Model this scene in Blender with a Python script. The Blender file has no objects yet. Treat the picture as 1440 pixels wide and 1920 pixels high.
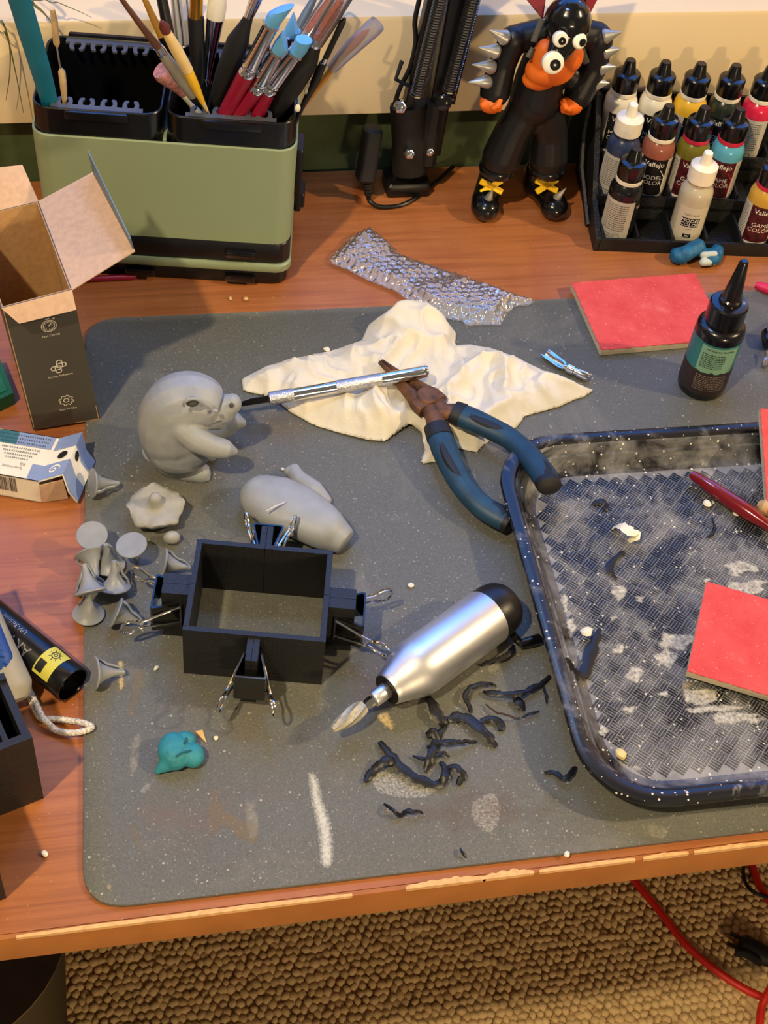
import bpy, bmesh, math, random
from mathutils import Vector, Matrix, noise
random.seed(7)
PI = math.pi
scene = bpy.context.scene
COL = scene.collection
T = 0.73            # desk surface above the floor
CH = 0.68           # camera above the desk
F = 2700.0          # focal length in pixels of a 1440 x 1920 frame
RX = Vector((0.9811439, -0.07590085, 0.17775179))
RY = Vector((-0.17219221, -0.7609709, 0.62551829))
RZ = Vector((0.08778657, -0.64433093, -0.75969149))

# ---------------------------------------------------------------- camera
cd = bpy.data.cameras.new('camera'); cam = bpy.data.objects.new('camera', cd); COL.objects.link(cam)
cd.sensor_fit = 'VERTICAL'; cd.sensor_height = 36.0; cd.lens = F / 1920 * 36.0
cd.clip_start = 0.02; cd.clip_end = 30
cam.matrix_world = Matrix(((RX[0], -RX[1], -RX[2], 0), (RY[0], -RY[1], -RY[2], 0), (RZ[0], -RZ[1], -RZ[2], CH + T), (0, 0, 0, 1)))
scene.camera = cam
# ---------------------------------------------------------------- world, lights, exposure
w = bpy.data.worlds.new('world'); scene.world = w; w.use_nodes = True
w.node_tree.nodes['Background'].inputs[0].default_value = (1.0, 0.86, 0.66, 1)
w.node_tree.nodes['Background'].inputs[1].default_value = 0.17
def lamp(name, loc, power, color, size, kind='POINT'):
    l = bpy.data.lights.new(name, kind); l.energy = power; l.color = color
    if kind == 'POINT': l.shadow_soft_size = size
    else: l.shape = 'DISK'; l.size = size
    o = bpy.data.objects.new(name, l); COL.objects.link(o); o.location = (loc[0], loc[1], loc[2] + T)
    return o
lamp('ceiling_bulb_a', (-0.62, -0.15, 1.67), 122, (1.0, 0.79, 0.48), 0.035)
lamp('ceiling_bulb_b', (1.75, 0.05, 1.35), 112, (1.0, 0.75, 0.42), 0.04)
lamp('added_fill_lamp', (0.55, -1.90, 0.45), 75, (1.0, 0.72, 0.40), 0.10)  # unseen lamp added to brighten the carpet and the front faces
vs = scene.view_settings
vs.view_transform = 'Standard'; vs.look = 'None'; vs.exposure = 0.0; vs.gamma = 1.0; vs.use_curve_mapping = False

# ---------------------------------------------------------------- projection helpers (desk space: z = 0 on the desk)
def _ray(px, py):
    v = Vector((px - 720, py - 960, F)); return Vector((RX.dot(v), RY.dot(v), RZ.dot(v)))
def D(px, py, z=0.0):
    r = _ray(px, py); return Vector((0, 0, CH)) + r * ((z - CH) / r[2])
def Yp(px, py, Y):
    r = _ray(px, py); return Vector((0, 0, CH)) + r * (Y / r[1])

# ---------------------------------------------------------------- materials
def lin(c):
    return tuple(((x / 255) / 12.92 if x / 255 <= 0.04045 else ((x / 255 + 0.055) / 1.055) ** 2.4) for x in c) + (1.0,)
MATS = {}
def N(nt, t, **k):
    n = nt.nodes.new(t)
    for a, b in k.items():
        if hasattr(n, a): setattr(n, a, b)
        else: n.inputs[a].default_value = b
    return n
def mat(name, rgb, rough=0.5, metal=0.0, var=0.12, vs=60.0, bump=0.0, bs=400.0, trans=0.0, rgb2=None, coat=0.0, ior=1.45, sss=0.0, emit=0.0, spec=0.5):
    if name in MATS: return MATS[name]
    m = bpy.data.materials.new(name); m.use_nodes = True; nt = m.node_tree
    b = nt.nodes['Principled BSDF']
    b.inputs['Roughness'].default_value = rough; b.inputs['Metallic'].default_value = metal
    b.inputs['Specular IOR Level'].default_value = spec
    b.inputs['Transmission Weight'].default_value = trans; b.inputs['IOR'].default_value = ior
    b.inputs['Coat Weight'].default_value = coat
    if sss: b.inputs['Subsurface Weight'].default_value = sss; b.inputs['Subsurface Scale'].default_value = 0.002
    tc = N(nt, 'ShaderNodeTexCoord')
    nz = N(nt, 'ShaderNodeTexNoise'); nz.inputs['Scale'].default_value = vs; nz.inputs['Detail'].default_value = 5
    nt.links.new(tc.outputs['Object'], nz.inputs['Vector'])
    cr = N(nt, 'ShaderNodeValToRGB')
    c = lin(rgb); d = lin(rgb2) if rgb2 else tuple(x * (1 - var) for x in c[:3]) + (1,)
    e = c if rgb2 else tuple(min(1, x * (1 + var)) for x in c[:3]) + (1,)
    cr.color_ramp.elements[0].color = d; cr.color_ramp.elements[1].color = e
    cr.color_ramp.elements[0].position = 0.32; cr.color_ramp.elements[1].position = 0.68
    nt.links.new(nz.outputs['Fac'], cr.inputs['Fac']); nt.links.new(cr.outputs['Color'], b.inputs['Base Color'])
    if bump:
        n2 = N(nt, 'ShaderNodeTexNoise'); n2.inputs['Scale'].default_value = bs; n2.inputs['Detail'].default_value = 4
        nt.links.new(tc.outputs['Object'], n2.inputs['Vector'])
        bp = N(nt, 'ShaderNodeBump'); bp.inputs['Strength'].default_value = bump; bp.inputs['Distance'].default_value = 0.0006
        nt.links.new(n2.outputs['Fac'], bp.inputs['Height']); nt.links.new(bp.outputs['Normal'], b.inputs['Normal'])
    if emit:
        b.inputs['Emission Color'].default_value = c; b.inputs['Emission Strength'].default_value = emit
    MATS[name] = m
    return m
def film(name, rgb, base=0.10, gain=1.0, rough=0.12, milky=0.06):
    """thin clear plastic: see-through sheet with a glossy surface and a little haze"""
    m = bpy.data.materials.new(name); m.use_nodes = True; nt = m.node_tree; nt.nodes.clear()
    out = N(nt, 'ShaderNodeOutputMaterial'); tr = N(nt, 'ShaderNodeBsdfTransparent'); tr.inputs[0].default_value = lin(rgb)
    gl = N(nt, 'ShaderNodeBsdfGlossy'); gl.inputs['Roughness'].default_value = rough
    df = N(nt, 'ShaderNodeBsdfTranslucent'); df.inputs[0].default_value = (0.9, 0.9, 0.9, 1)
    df2 = N(nt, 'ShaderNodeBsdfDiffuse'); df2.inputs[0].default_value = (0.9, 0.9, 0.9, 1)
    ad = N(nt, 'ShaderNodeMixShader'); ad.inputs[0].default_value = 0.5
    nt.links.new(df.outputs[0], ad.inputs[1]); nt.links.new(df2.outputs[0], ad.inputs[2])
    fr = N(nt, 'ShaderNodeFresnel'); fr.inputs[0].default_value = 1.5
    mu = N(nt, 'ShaderNodeMath', operation='MULTIPLY_ADD'); mu.inputs[1].default_value = gain; mu.inputs[2].default_value = base
    mu.use_clamp = True
    nt.links.new(fr.outputs[0], mu.inputs[0])
    m1 = N(nt, 'ShaderNodeMixShader'); m1.inputs[0].default_value = milky
    nt.links.new(tr.outputs[0], m1.inputs[1]); nt.links.new(ad.outputs[0], m1.inputs[2])
    m2 = N(nt, 'ShaderNodeMixShader'); nt.links.new(mu.outputs[0], m2.inputs[0])
    nt.links.new(m1.outputs[0], m2.inputs[1]); nt.links.new(gl.outputs[0], m2.inputs[2])
    nt.links.new(m2.outputs[0], out.inputs[0]); MATS[name] = m
    return m
def base_nodes(name, rough):
    m = bpy.data.materials.new(name); m.use_nodes = True; nt = m.node_tree; b = nt.nodes['Principled BSDF']
    b.inputs['Roughness'].default_value = rough
    tc = N(nt, 'ShaderNodeTexCoord'); MATS[name] = m
    return m, nt, b, tc
def ramp(nt, fac, stops):
    cr = N(nt, 'ShaderNodeValToRGB'); el = cr.color_ramp.elements
    while len(el) < len(stops): el.new(0.5)
    for e, (p, c) in zip(el, stops): e.position = p; e.color = c if len(c) == 4 else lin(c)
    nt.links.new(fac, cr.inputs['Fac']); return cr.outputs['Color']
def tex(nt, vec, scale, detail=4, rough=0.5, mapscale=None, dist=0.0, loc=(0, 0, 0)):
    if mapscale or loc != (0, 0, 0):
        mp = N(nt, 'ShaderNodeMapping'); mp.inputs['Scale'].default_value = mapscale or (1, 1, 1); mp.inputs['Location'].default_value = loc
        nt.links.new(vec, mp.inputs['Vector']); vec = mp.outputs[0]
    n = N(nt, 'ShaderNodeTexNoise'); n.inputs['Scale'].default_value = scale; n.inputs['Detail'].default_value = detail
    n.inputs['Roughness'].default_value = rough; n.inputs['Distortion'].default_value = dist
    nt.links.new(vec, n.inputs['Vector']); return n.outputs['Fac']
def mix(nt, fac, a, b, blend='MIX'):
    x = N(nt, 'ShaderNodeMix', data_type='RGBA', blend_type=blend)
    for sock, v in ((x.inputs[0], fac), (x.inputs[6], a), (x.inputs[7], b)):
        if isinstance(v, (int, float)): sock.default_value = v
        elif isinstance(v, tuple): sock.default_value = v if len(v) == 4 else lin(v)
        else: nt.links.new(v, sock)
    return x.outputs[2]
def math_n(nt, op, a, b=None):
    x = N(nt, 'ShaderNodeMath', operation=op)
    for i, v in enumerate((a, b)):
        if v is None: continue
        if isinstance(v, (int, float)): x.inputs[i].default_value = v
        else: nt.links.new(v, x.inputs[i])
    return x.outputs[0]
def bumpn(nt, b, h, strength, dist):
    bp = N(nt, 'ShaderNodeBump'); bp.inputs['Strength'].default_value = strength; bp.inputs['Distance'].default_value = dist
    nt.links.new(h, bp.inputs['Height']); nt.links.new(bp.outputs[0], b.inputs['Normal'])
def specks(nt, vec, scale, thr, seed=0.0):
    """mask of small irregular dots"""
    mp = N(nt, 'ShaderNodeMapping'); mp.inputs['Location'].default_value = (seed, seed * 1.7, 0)
    nt.links.new(vec, mp.inputs['Vector'])
    v = N(nt, 'ShaderNodeTexVoronoi'); v.inputs['Scale'].default_value = scale
    nt.links.new(mp.outputs[0], v.inputs['Vector'])
    sep = N(nt, 'ShaderNodeSeparateColor'); nt.links.new(v.outputs['Color'], sep.inputs[0])
    r = math_n(nt, 'MULTIPLY', math_n(nt, 'POWER', sep.outputs[0], 4.0), thr)
    return math_n(nt, 'LESS_THAN', v.outputs['Distance'], r)

def wood_mat():
    m, nt, b, tc = base_nodes('cherry_laminate', 0.38); o = tc.outputs['Object']
    g = tex(nt, o, 9, 6, 0.6, (1.0, 26, 8), 0.6)
    fine = tex(nt, o, 60, 4, 0.6, (0.6, 14, 5))
    fig = tex(nt, o, 14, 2, 0.5, (3.0, 0.7, 1))
    c = ramp(nt, g, [(0.25, (136, 80, 42)), (0.52, (164, 100, 56)), (0.78, (176, 112, 64))])
    c = mix(nt, ramp(nt, fine, [(0.38, (0.75, 0.75, 0.75, 1)), (0.60, (1, 1, 1, 1))]), mix(nt, 0.30, c, (84, 40, 18)), c)
    c = mix(nt, ramp(nt, fig, [(0.45, (0, 0, 0, 1)), (0.7, (0.30, 0.30, 0.30, 1))]), c, (140, 72, 34))
    d = specks(nt, o, 420, 0.16)
    c = mix(nt, math_n(nt, 'MULTIPLY', d, 0.45), c, (215, 190, 150))
    nt.links.new(c, b.inputs['Base Color'])
    return m
def mat_mat():
    m, nt, b, tc = base_nodes('cutting_mat_grey', 0.62); o = tc.outputs['Object']
    big = tex(nt, o, 7, 5, 0.6)
    c = ramp(nt, big, [(0.3, (82, 84, 79)), (0.7, (98, 98, 91))])
    grain = tex(nt, o, 900, 2)
    c = mix(nt, 0.5, c, ramp(nt, grain, [(0.3, (84, 85, 81)), (0.7, (116, 116, 109))]))
    # ingrained dust, chalky and reddish stains
    s1 = tex(nt, o, 16, 6, 0.65, None, 0.8, (3.1, 0.4, 0))
    c = mix(nt, ramp(nt, s1, [(0.56, (0, 0, 0, 1)), (0.78, (0.42, 0.42, 0.42, 1))]), c, (138, 134, 122))
    s2 = tex(nt, o, 11, 4, 0.6, None, 0.4, (7.7, 2.2, 0))
    c = mix(nt, ramp(nt, s2, [(0.58, (0, 0, 0, 1)), (0.75, (0.35, 0.35, 0.35, 1))]), c, (116, 84, 70))
    for sc, th, seed, al in ((420, 0.28, 0.0, 0.6), (190, 0.15, 3.3, 0.8), (800, 0.34, 5.1, 0.45)):
        d = specks(nt, o, sc, th, seed)
        den = ramp(nt, tex(nt, o, 6, 3, 0.6, None, 0, (seed, 1, 0)), [(0.35, (0.25, 0.25, 0.25, 1)), (0.6, (1, 1, 1, 1))])
        c = mix(nt, math_n(nt, 'MULTIPLY', math_n(nt, 'MULTIPLY', d, al), den), c, (186, 182, 168))
    nt.links.new(c, b.inputs['Base Color']); bumpn(nt, b, grain, 0.25, 0.0003)
    return m
def tray_mat(name, lo, hi):
    m, nt, b, tc = base_nodes(name, 0.42); o = tc.outputs['Object']
    n1 = tex(nt, o, 26, 7, 0.68, None, 0.5)
    dust = ramp(nt, n1, [(lo, (0, 0, 0, 1)), (hi, (1, 1, 1, 1))])
    c = mix(nt, dust, (20, 21, 27), (150, 150, 152))
    n2 = tex(nt, o, 15, 6, 0.7, None, 0.9, (4, 9, 0))
    c = mix(nt, ramp(nt, n2, [(0.64, (0, 0, 0, 1)), (0.74, (0.7, 0.7, 0.7, 1))]), c, (205, 198, 180))
    for sc, th, seed in ((380, 0.30, 1.0), (170, 0.15, 6.0)):
        c = mix(nt, math_n(nt, 'MULTIPLY', specks(nt, o, sc, th, seed), 0.85), c, (225, 220, 205))
    nt.links.new(c, b.inputs['Base Color'])
    rr = mix(nt, dust, (0.3, 0.3, 0.3, 1), (0.8, 0.8, 0.8, 1)); nt.links.new(rr, b.inputs['Roughness'])
    bumpn(nt, b, n1, 0.3, 0.0006)
    return m
def patch_mat(name, rgb, scale, lo, hi, amax=1.0, rough=0.8):
    """a paint or dust mark with ragged see-through edges"""
    m, nt, b, tc = base_nodes(name, rough); b.inputs['Base Color'].default_value = lin(rgb)
    n = tex(nt, tc.outputs['Object'], scale, 6, 0.7)
    at = N(nt, 'ShaderNodeAttribute'); at.attribute_name = 'edge'
    f = math_n(nt, 'ADD', n, math_n(nt, 'MULTIPLY', math_n(nt, 'SUBTRACT', at.outputs['Fac'], 1.0), 0.45))
    a = ramp(nt, f, [(lo, (0, 0, 0, 1)), (hi, (amax, amax, amax, 1))]); nt.links.new(a, b.inputs['Alpha'])
    return m
def dusty_pad_mat():
    m, nt, b, tc = base_nodes('red_abrasive', 0.9); o = tc.outputs['Object']
    n = tex(nt, o, 40, 6, 0.7); g = tex(nt, o, 1500, 2)
    c = ramp(nt, n, [(0.35, (200, 62, 64)), (0.58, (212, 80, 80)), (0.78, (224, 128, 122))])
    c = mix(nt, math_n(nt, 'MULTIPLY', specks(nt, o, 700, 0.3), 0.5), c, (240, 170, 160))
    nt.links.new(c, b.inputs['Base Color']); bumpn(nt, b, g, 0.5, 0.0004)
    return m
def knurl_mat(name, rgb, rough, scale):
    m, nt, b, tc = base_nodes(name, rough); b.inputs['Metallic'].default_value = 1.0; b.inputs['Base Color'].default_value = lin(rgb)
    v = N(nt, 'ShaderNodeTexVoronoi'); v.inputs['Scale'].default_value = scale; nt.links.new(tc.outputs['Object'], v.inputs['Vector'])
    bumpn(nt, b, v.outputs['Distance'], 0.8, 0.0004)
    return m
def carpet_mat():
    m, nt, b, tc = base_nodes('beige_carpet_wool', 1.0); o = tc.outputs['Object']
    n = tex(nt, o, 55, 4, 0.6); f = tex(nt, o, 900, 3)
    c = ramp(nt, n, [(0.3, (204, 174, 120)), (0.7, (230, 200, 148))])
    c = mix(nt, 0.35, c, ramp(nt, f, [(0.3, (160, 130, 88)), (0.7, (228, 200, 152))]))
    nt.links.new(c, b.inputs['Base Color']); bumpn(nt, b, f, 0.6, 0.001)
    return m
def layered_mat():
    m, nt, b, tc = base_nodes('black_printed_plastic', 0.5); o = tc.outputs['Object']
    b.inputs['Base Color'].default_value = lin((17, 17, 20))
    n = tex(nt, o, 240, 3, 0.6, (1, 1, 7)); f = tex(nt, o, 700, 2)
    bumpn(nt, b, math_n(nt, 'ADD', n, f), 0.8, 0.0005)
    return m
WOOD = wood_mat(); MATM = mat_mat(); TRAYF = tray_mat('dusty_black_tray', 0.26, 0.62); TRAYR = tray_mat('tray_rim_black', 0.52, 0.80); RIDGE = tray_mat('dusty_ridges', 0.46, 0.78)
PAD = dusty_pad_mat(); CARPET = carpet_mat(); PRINT = layered_mat()
KNURL = knurl_mat('knurled_aluminium', (205, 205, 208), 0.30, 1500)
BLACK = mat('black_plastic', (14, 14, 16), 0.38); BLACKM = mat('matt_black', (13, 13, 14), 0.6); BLACKG = mat('gloss_black', (10, 10, 12), 0.16, coat=0.5)
SILVER = mat('satin_aluminium', (226, 227, 231), 0.43, 1.0, var=0.04); CHROME = mat('bright_steel', (225, 225, 228), 0.12, 1.0, var=0.03)
GREEN = mat('sage_plastic', (134, 148, 118), 0.45, var=0.05, vs=8); GREY = mat('grey_resin', (146, 150, 154), 0.5, var=0.07, vs=90, bump=0.15, bs=300, sss=0.05)
GREYD = mat('grey_print_resin', (138, 142, 146), 0.42, var=0.08, vs=120)
CARD = mat('brown_cardboard', (186, 146, 98), 0.85, var=0.10, vs=260, bump=0.2, bs=900); WHITEP = mat('white_card', (226, 220, 206), 0.6, var=0.04)
TOWEL = mat('paper_towel', (214, 207, 190), 0.95, var=0.04, vs=40, bump=0.5, bs=700)
CLEAR = film('clear_sleeve', (245, 246, 250), 0.10, 1.0, 0.1, 0.10); WRAP = film('bubble_film', (250, 250, 252), 0.03, 0.7, 0.14, 0.30)

# ---------------------------------------------------------------- mesh builder
class MB:
    def __init__(s): s.v = []; s.f = []; s.M = Matrix.Identity(4); s.attr = None
    def add(s, vs, fs):
        o = len(s.v); s.v += [s.M @ Vector(p) for p in vs]; s.f += [tuple(i + o for i in f) for f in fs]; return s
    def box(s, c, d, rz=0.0, bev=0.0):
        x, y, z = d[0] / 2, d[1] / 2, d[2] / 2
        if bev:
            return s.prism(rrect(d[0], d[1], min(bev * 1.5, min(x, y) * .99), 3), c[2] - z, c[2] + z, off=(c[0], c[1]), rz=rz, bev=bev)
        q = Matrix.Translation(c) @ Matrix.Rotation(rz, 4, 'Z')
        vs = [q @ Vector((a * x, b * y, e * z)) for e in (-1, 1) for a, b in ((-1, -1), (1, -1), (1, 1), (-1, 1))]
        return s.add(vs, [(3, 2, 1, 0), (4, 5, 6, 7), (0, 1, 5, 4), (1, 2, 6, 5), (2, 3, 7, 6), (3, 0, 4, 7)])
    def hexa(s, p):
        """eight corners: bottom four counter-clockwise, then the top four"""
        return s.add(p, [(3, 2, 1, 0), (4, 5, 6, 7), (0, 1, 5, 4), (1, 2, 6, 5), (2, 3, 7, 6), (3, 0, 4, 7)])
    def loft(s, rings, cap=True, closed=True):
        n = len(rings[0]); vs = [p for r in rings for p in r]; fs = []
        for i in range(len(rings) - 1):
            for j in range(n if closed else n - 1):
                k = (j + 1) % n; fs.append((i * n + j, i * n + k, (i + 1) * n + k, (i + 1) * n + j))
        if cap: fs.append(tuple(range(n - 1, -1, -1))); fs.append(tuple(range((len(rings) - 1) * n, len(rings) * n)))
        return s.add(vs, fs)
    def prism(s, poly, z0, z1, off=(0, 0), rz=0.0, bev=0.0):
        c, sn = math.cos(rz), math.sin(rz)
        def ring(k, z):
            cx = sum(p[0] for p in poly) / len(poly); cy = sum(p[1] for p in poly) / len(poly); out = []
            for x, y in poly:
                d = math.hypot(x - cx, y - cy) or 1; x2 = x - (x - cx) / d * k; y2 = y - (y - cy) / d * k
                out.append((off[0] + x2 * c - y2 * sn, off[1] + x2 * sn + y2 * c, z))
            return out
        r = [ring(bev, z0), ring(0, z0 + bev), ring(0, z1 - bev), ring(bev, z1)] if bev else [ring(0, z0), ring(0, z1)]
        return s.loft(r)
    def lathe(s, prof, n=24, cap=True):
        """profile of (radius, height) turned about local z"""
        rings = [[(r * math.cos(2 * PI * j / n), r * math.sin(2 * PI * j / n), z) for j in range(n)] for r, z in prof]
        return s.loft(rings, cap)
    def tube(s, pts, rad, n=10, cap=True, flat=1.0, up=None):
        """sweep of an ellipse; rad is a number or a list; flat squashes it along the up direction"""
        pts = [Vector(p) for p in pts]; m = len(pts)
        if not isinstance(rad, (list, tuple)): rad = [rad] * m
        if not isinstance(flat, (list, tuple)): flat = [flat] * m
        rings = []; u = None
        for i, p in enumerate(pts):
            t = (pts[min(i + 1, m - 1)] - pts[max(i - 1, 0)]).normalized()
            if up is not None: a = t.cross(Vector(up))
            elif u is None: a = t.cross(Vector((0, 0, 1)) if abs(t.z) < 0.9 else Vector((1, 0, 0)))
            else: a = u - t * u.dot(t)
            if a.length < 1e-6: a = Vector((1, 0, 0))
            a.normalize(); b = a.cross(t); u = a
            rings.append([p + a * (rad[i] * math.cos(2 * PI * j / n)) + b * (rad[i] * flat[i] * math.sin(2 * PI * j / n)) for j in range(n)])
        return s.loft(rings, cap)
    def ball(s, c, r, n=14, rot=None):
        if not isinstance(r, (tuple, list)): r = (r, r, r)
        k = n // 2; q = rot or Matrix.Identity(3); c = Vector(c)
        rings = [[c + q @ Vector((r[0] * math.sin(PI * (i + .02) / (k + .04)) * math.cos(2 * PI * j / n), r[1] * math.sin(PI * (i + .02) / (k + .04)) * math.sin(2 * PI * j / n), -r[2] * math.cos(PI * (i + .02) / (k + .04)))) for j in range(n)] for i in range(k + 1)]
        return s.loft(rings)
    def build(s, name, m, parent=None, loc=None, smooth=True, world=False, edge=None, ang=35):
        me = bpy.data.meshes.new(name); vs = s.v
        if parent is None:
            if loc is None:
                loc = Vector((sum(v.x for v in vs) / len(vs), sum(v.y for v in vs) / len(vs), min(v.z for v in vs)))
            vs = [v - Vector(loc) for v in vs]
        elif world:
            q = XF[parent.name].inverted(); vs = [q @ v for v in vs]
        me.from_pydata([tuple(v) for v in vs], [], s.f); me.validate(); me.update()
        bm = bmesh.new(); bm.from_mesh(me); bmesh.ops.recalc_face_normals(bm, faces=bm.faces); bm.to_mesh(me); bm.free()
        if edge is not None:
            at = me.attributes.new('edge', 'FLOAT', 'POINT'); at.data.foreach_set('value', edge)
        me.materials.append(m)
        o = bpy.data.objects.new(name, me); COL.objects.link(o)
        if parent is None: o.location = (loc[0], loc[1], loc[2] + T); XF[o.name] = Matrix.Translation(loc)
        else: o.parent = parent; XF[o.name] = XF[parent.name]
        if smooth:
            me.shade_smooth()
            try: me.set_sharp_from_angle(angle=math.radians(ang))
            except Exception: pass
        return o
XF = {}
def tag(o, label, cat, group=None, kind=None):
    if label: o['label'] = label
    if cat: o['category'] = cat
    if group: o['group'] = group
    if kind: o['kind'] = kind
    return o
def thing(name, label, cat, loc=(0, 0, 0), rz=0.0, group=None, M=None):
    o = bpy.data.objects.new(name, None); COL.objects.link(o); o.empty_display_size = 0.02
    q = M if M is not None else Matrix.Translation(loc) @ Matrix.Rotation(rz, 4, 'Z')
    XF[o.name] = q; o.matrix_world = Matrix.Translation((0, 0, T)) @ q
    return tag(o, label, cat, group)
def struct(o): o['kind'] = 'structure'; return o
def copy_tree(o, M=None, label=None, group=None, parent=None):
    c = o.copy(); COL.objects.link(c); c.parent = parent
    if M is not None: c.matrix_world = Matrix.Translation((0, 0, T)) @ M; XF[c.name] = M
    if label: c['label'] = label
    if group: c['group'] = group
    for ch in list(o.children): copy_tree(ch, parent=c)
    return c
def frame(o, zdir, xhint=(1, 0, 0)):
    z = Vector(zdir).normalized(); x = Vector(xhint); x = x - z * x.dot(z)
    if x.length < 1e-5: x = Vector((0, 1, 0)) - z * z.y
    x.normalize(); y = z.cross(x)
    return Matrix(((x.x, y.x, z.x, o[0]), (x.y, y.y, z.y, o[1]), (x.z, y.z, z.z, o[2]), (0, 0, 0, 1)))
def rrect(w, d, r, n=6):
    out = []
    for cx, cy, a0 in ((w / 2 - r, d / 2 - r, 0), (-w / 2 + r, d / 2 - r, PI / 2), (-w / 2 + r, -d / 2 + r, PI), (w / 2 - r, -d / 2 + r, 1.5 * PI)):
        for i in range(n + 1):
            a = a0 + PI / 2 * i / n; out.append((cx + r * math.cos(a), cy + r * math.sin(a)))
    return out
def shell(mb, w, d, r, z0, z1, th, floor=None, taper=0.0, off=(0, 0)):
    """open rounded-rectangle cup: outside up, over the rim, inside down"""
    def ring(k, z, tp): return [(off[0] + x * tp, off[1] + y * tp, z) for x, y in rrect(w - 2 * k, d - 2 * k, max(r - k, 0.0008))]
    t0 = 1 - taper; fz = z0 + th if floor is None else floor
    return mb.loft([ring(0, z0, t0), ring(0, z1 - th * .4, 1), ring(th * .3, z1, 1), ring(th * .7, z1, 1), ring(th, z1 - th * .4, 1), ring(th, fz, t0)])
def blob(name, items, m, parent=None, voxel=0.0009, smooth=6, world=True, loc=None, disp=0.0, dscale=60):
    mb = MB()
    for it in items:
        if it[0] == 's': mb.ball(it[1], it[2], 20, it[3] if len(it) > 3 else None)
        else:
            pts = it[1]; rs = it[2]
            mb.tube(pts, list(rs), 14, True, it[3] if len(it) > 3 else 1.0)
            mb.ball(pts[0], rs[0] * .99, 14); mb.ball(pts[-1], rs[-1] * .99, 14)
    o = mb.build(name, m, parent, loc, world=world and parent is not None)
    md = o.modifiers.new('r', 'REMESH'); md.mode = 'VOXEL'; md.voxel_size = voxel; md.use_smooth_shade = True
    if smooth: s2 = o.modifiers.new('s', 'SMOOTH'); s2.iterations = smooth; s2.factor = 0.5
    dg = bpy.context.evaluated_depsgraph_get(); me = bpy.data.meshes.new_from_object(o.evaluated_get(dg))
    o.modifiers.clear(); old = o.data; o.data = me; bpy.data.meshes.remove(old); me.name = name
    if disp:
        for v in me.vertices: v.co += v.normal * (noise.noise(v.co * dscale) * disp)
    me.shade_smooth()
    return o
def pip(p, poly):
    x, y = p; c = False; n = len(poly)
    for i in range(n):
        (x1, y1), (x2, y2) = poly[i], poly[i - 1]
        if (y1 > y) != (y2 > y) and x < (x2 - x1) * (y - y1) / (y2 - y1) + x1: c = not c
    return c
def near(p, poly):
    best = None; bd = 1e9
    for i in range(len(poly)):
        a, b = Vector(poly[i - 1]), Vector(poly[i]); d = b - a; t = max(0, min(1, (p - a).dot(d) / max(d.length_squared, 1e-12))); q = a + d * t
        if (p - q).length < bd: bd = (p - q).length; best = q
    return best, bd
def sheet(outline, cell, zf, solid=0.0):
    """fine grid cut to an outline; zf(x, y, distance_to_edge) gives the height"""
    outline = [(p[0], p[1]) for p in outline]
    xs = [p[0] for p in outline]; ys = [p[1] for p in outline]; x0, y0 = min(xs) - cell, min(ys) - cell
    nx = int((max(xs) - x0) / cell) + 3; ny = int((max(ys) - y0) / cell) + 3
    ins = [[pip((x0 + i * cell, y0 + j * cell), outline) for j in range(ny)] for i in range(nx)]
    cells = [(i, j) for i in range(nx - 1) for j in range(ny - 1) if sum((ins[i][j], ins[i + 1][j], ins[i + 1][j + 1], ins[i][j + 1])) >= 2]
    idx = {}; vs = []; ed = []
    def vid(i, j):
        if (i, j) not in idx:
            p = Vector((x0 + i * cell, y0 + j * cell)); q, dd = near(p, outline)
            if not ins[i][j] or dd < cell * .45: p = q; dd = 0.0
            idx[(i, j)] = len(vs); ed.append(dd); vs.append((p.x, p.y, zf(p.x, p.y, dd)))
        return idx[(i, j)]
    fs = [(vid(i, j), vid(i + 1, j), vid(i + 1, j + 1), vid(i, j + 1)) for i, j in cells]
    return vs, fs, ed
_tc = {}
def text2d(s, size, align='CENTER', bold=0.0):
    key = (s, align, bold)
    if key not in _tc:
        c = bpy.data.curves.new('t', 'FONT'); c.body = s; c.align_x = align; c.size = 1.0; c.offset = bold; c.resolution_u = 2
        o = bpy.data.objects.new('t', c); COL.objects.link(o)
        dg = bpy.context.evaluated_depsgraph_get(); me = o.evaluated_get(dg).to_mesh()
        _tc[key] = ([tuple(v.co) for v in me.vertices], [tuple(p.vertices) for p in me.polygons])
        o.evaluated_get(dg).to_mesh_clear(); bpy.data.objects.remove(o); bpy.data.curves.remove(c)
    v, f = _tc[key]
    return [(a[0] * size, a[1] * size) for a in v], f
def stroke2d(pts, wd, closed=False):
    vs = []; fs = []; n = len(pts)
    for i, p in enumerate(pts):
        a = Vector(pts[(i - 1) % n] if closed or i else p); b = Vector(pts[(i + 1) % n] if closed or i < n - 1 else p)
        t = (b - a); t.normalize(); q = Vector((-t.y, t.x)) * wd / 2
        vs += [(p[0] + q.x, p[1] + q.y), (p[0] - q.x, p[1] - q.y)]
    for i in range(n if closed else n - 1):
        j = (i + 1) % n; fs.append((2 * i, 2 * i + 1, 2 * j + 1, 2 * j))
    return vs, fs
def circ(cx, cy, r, n=24, ry=None): return [(cx + r * math.cos(2 * PI * i / n), cy + (ry or r) * math.sin(2 * PI * i / n)) for i in range(n)]
def printed(items, fmap, name, m, parent, world=False):
    mb = MB()
    for vs, fs in items: mb.add([fmap(*p) for p in vs], fs)
    o = mb.build(name, m, parent, smooth=False, world=world)
    if 'print' in name: o['kind'] = 'stuff'
    return o
def shift(vf, dx, dy, rot=0.0):
    c, s = math.cos(rot), math.sin(rot)
    return [(x * c - y * s + dx, x * s + y * c + dy) for x, y in vf[0]], vf[1]
def rect2d(x0, y0, x1, y1): return [(x0, y0), (x1, y0), (x1, y1), (x0, y1)], [(0, 1, 2, 3)]
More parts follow.
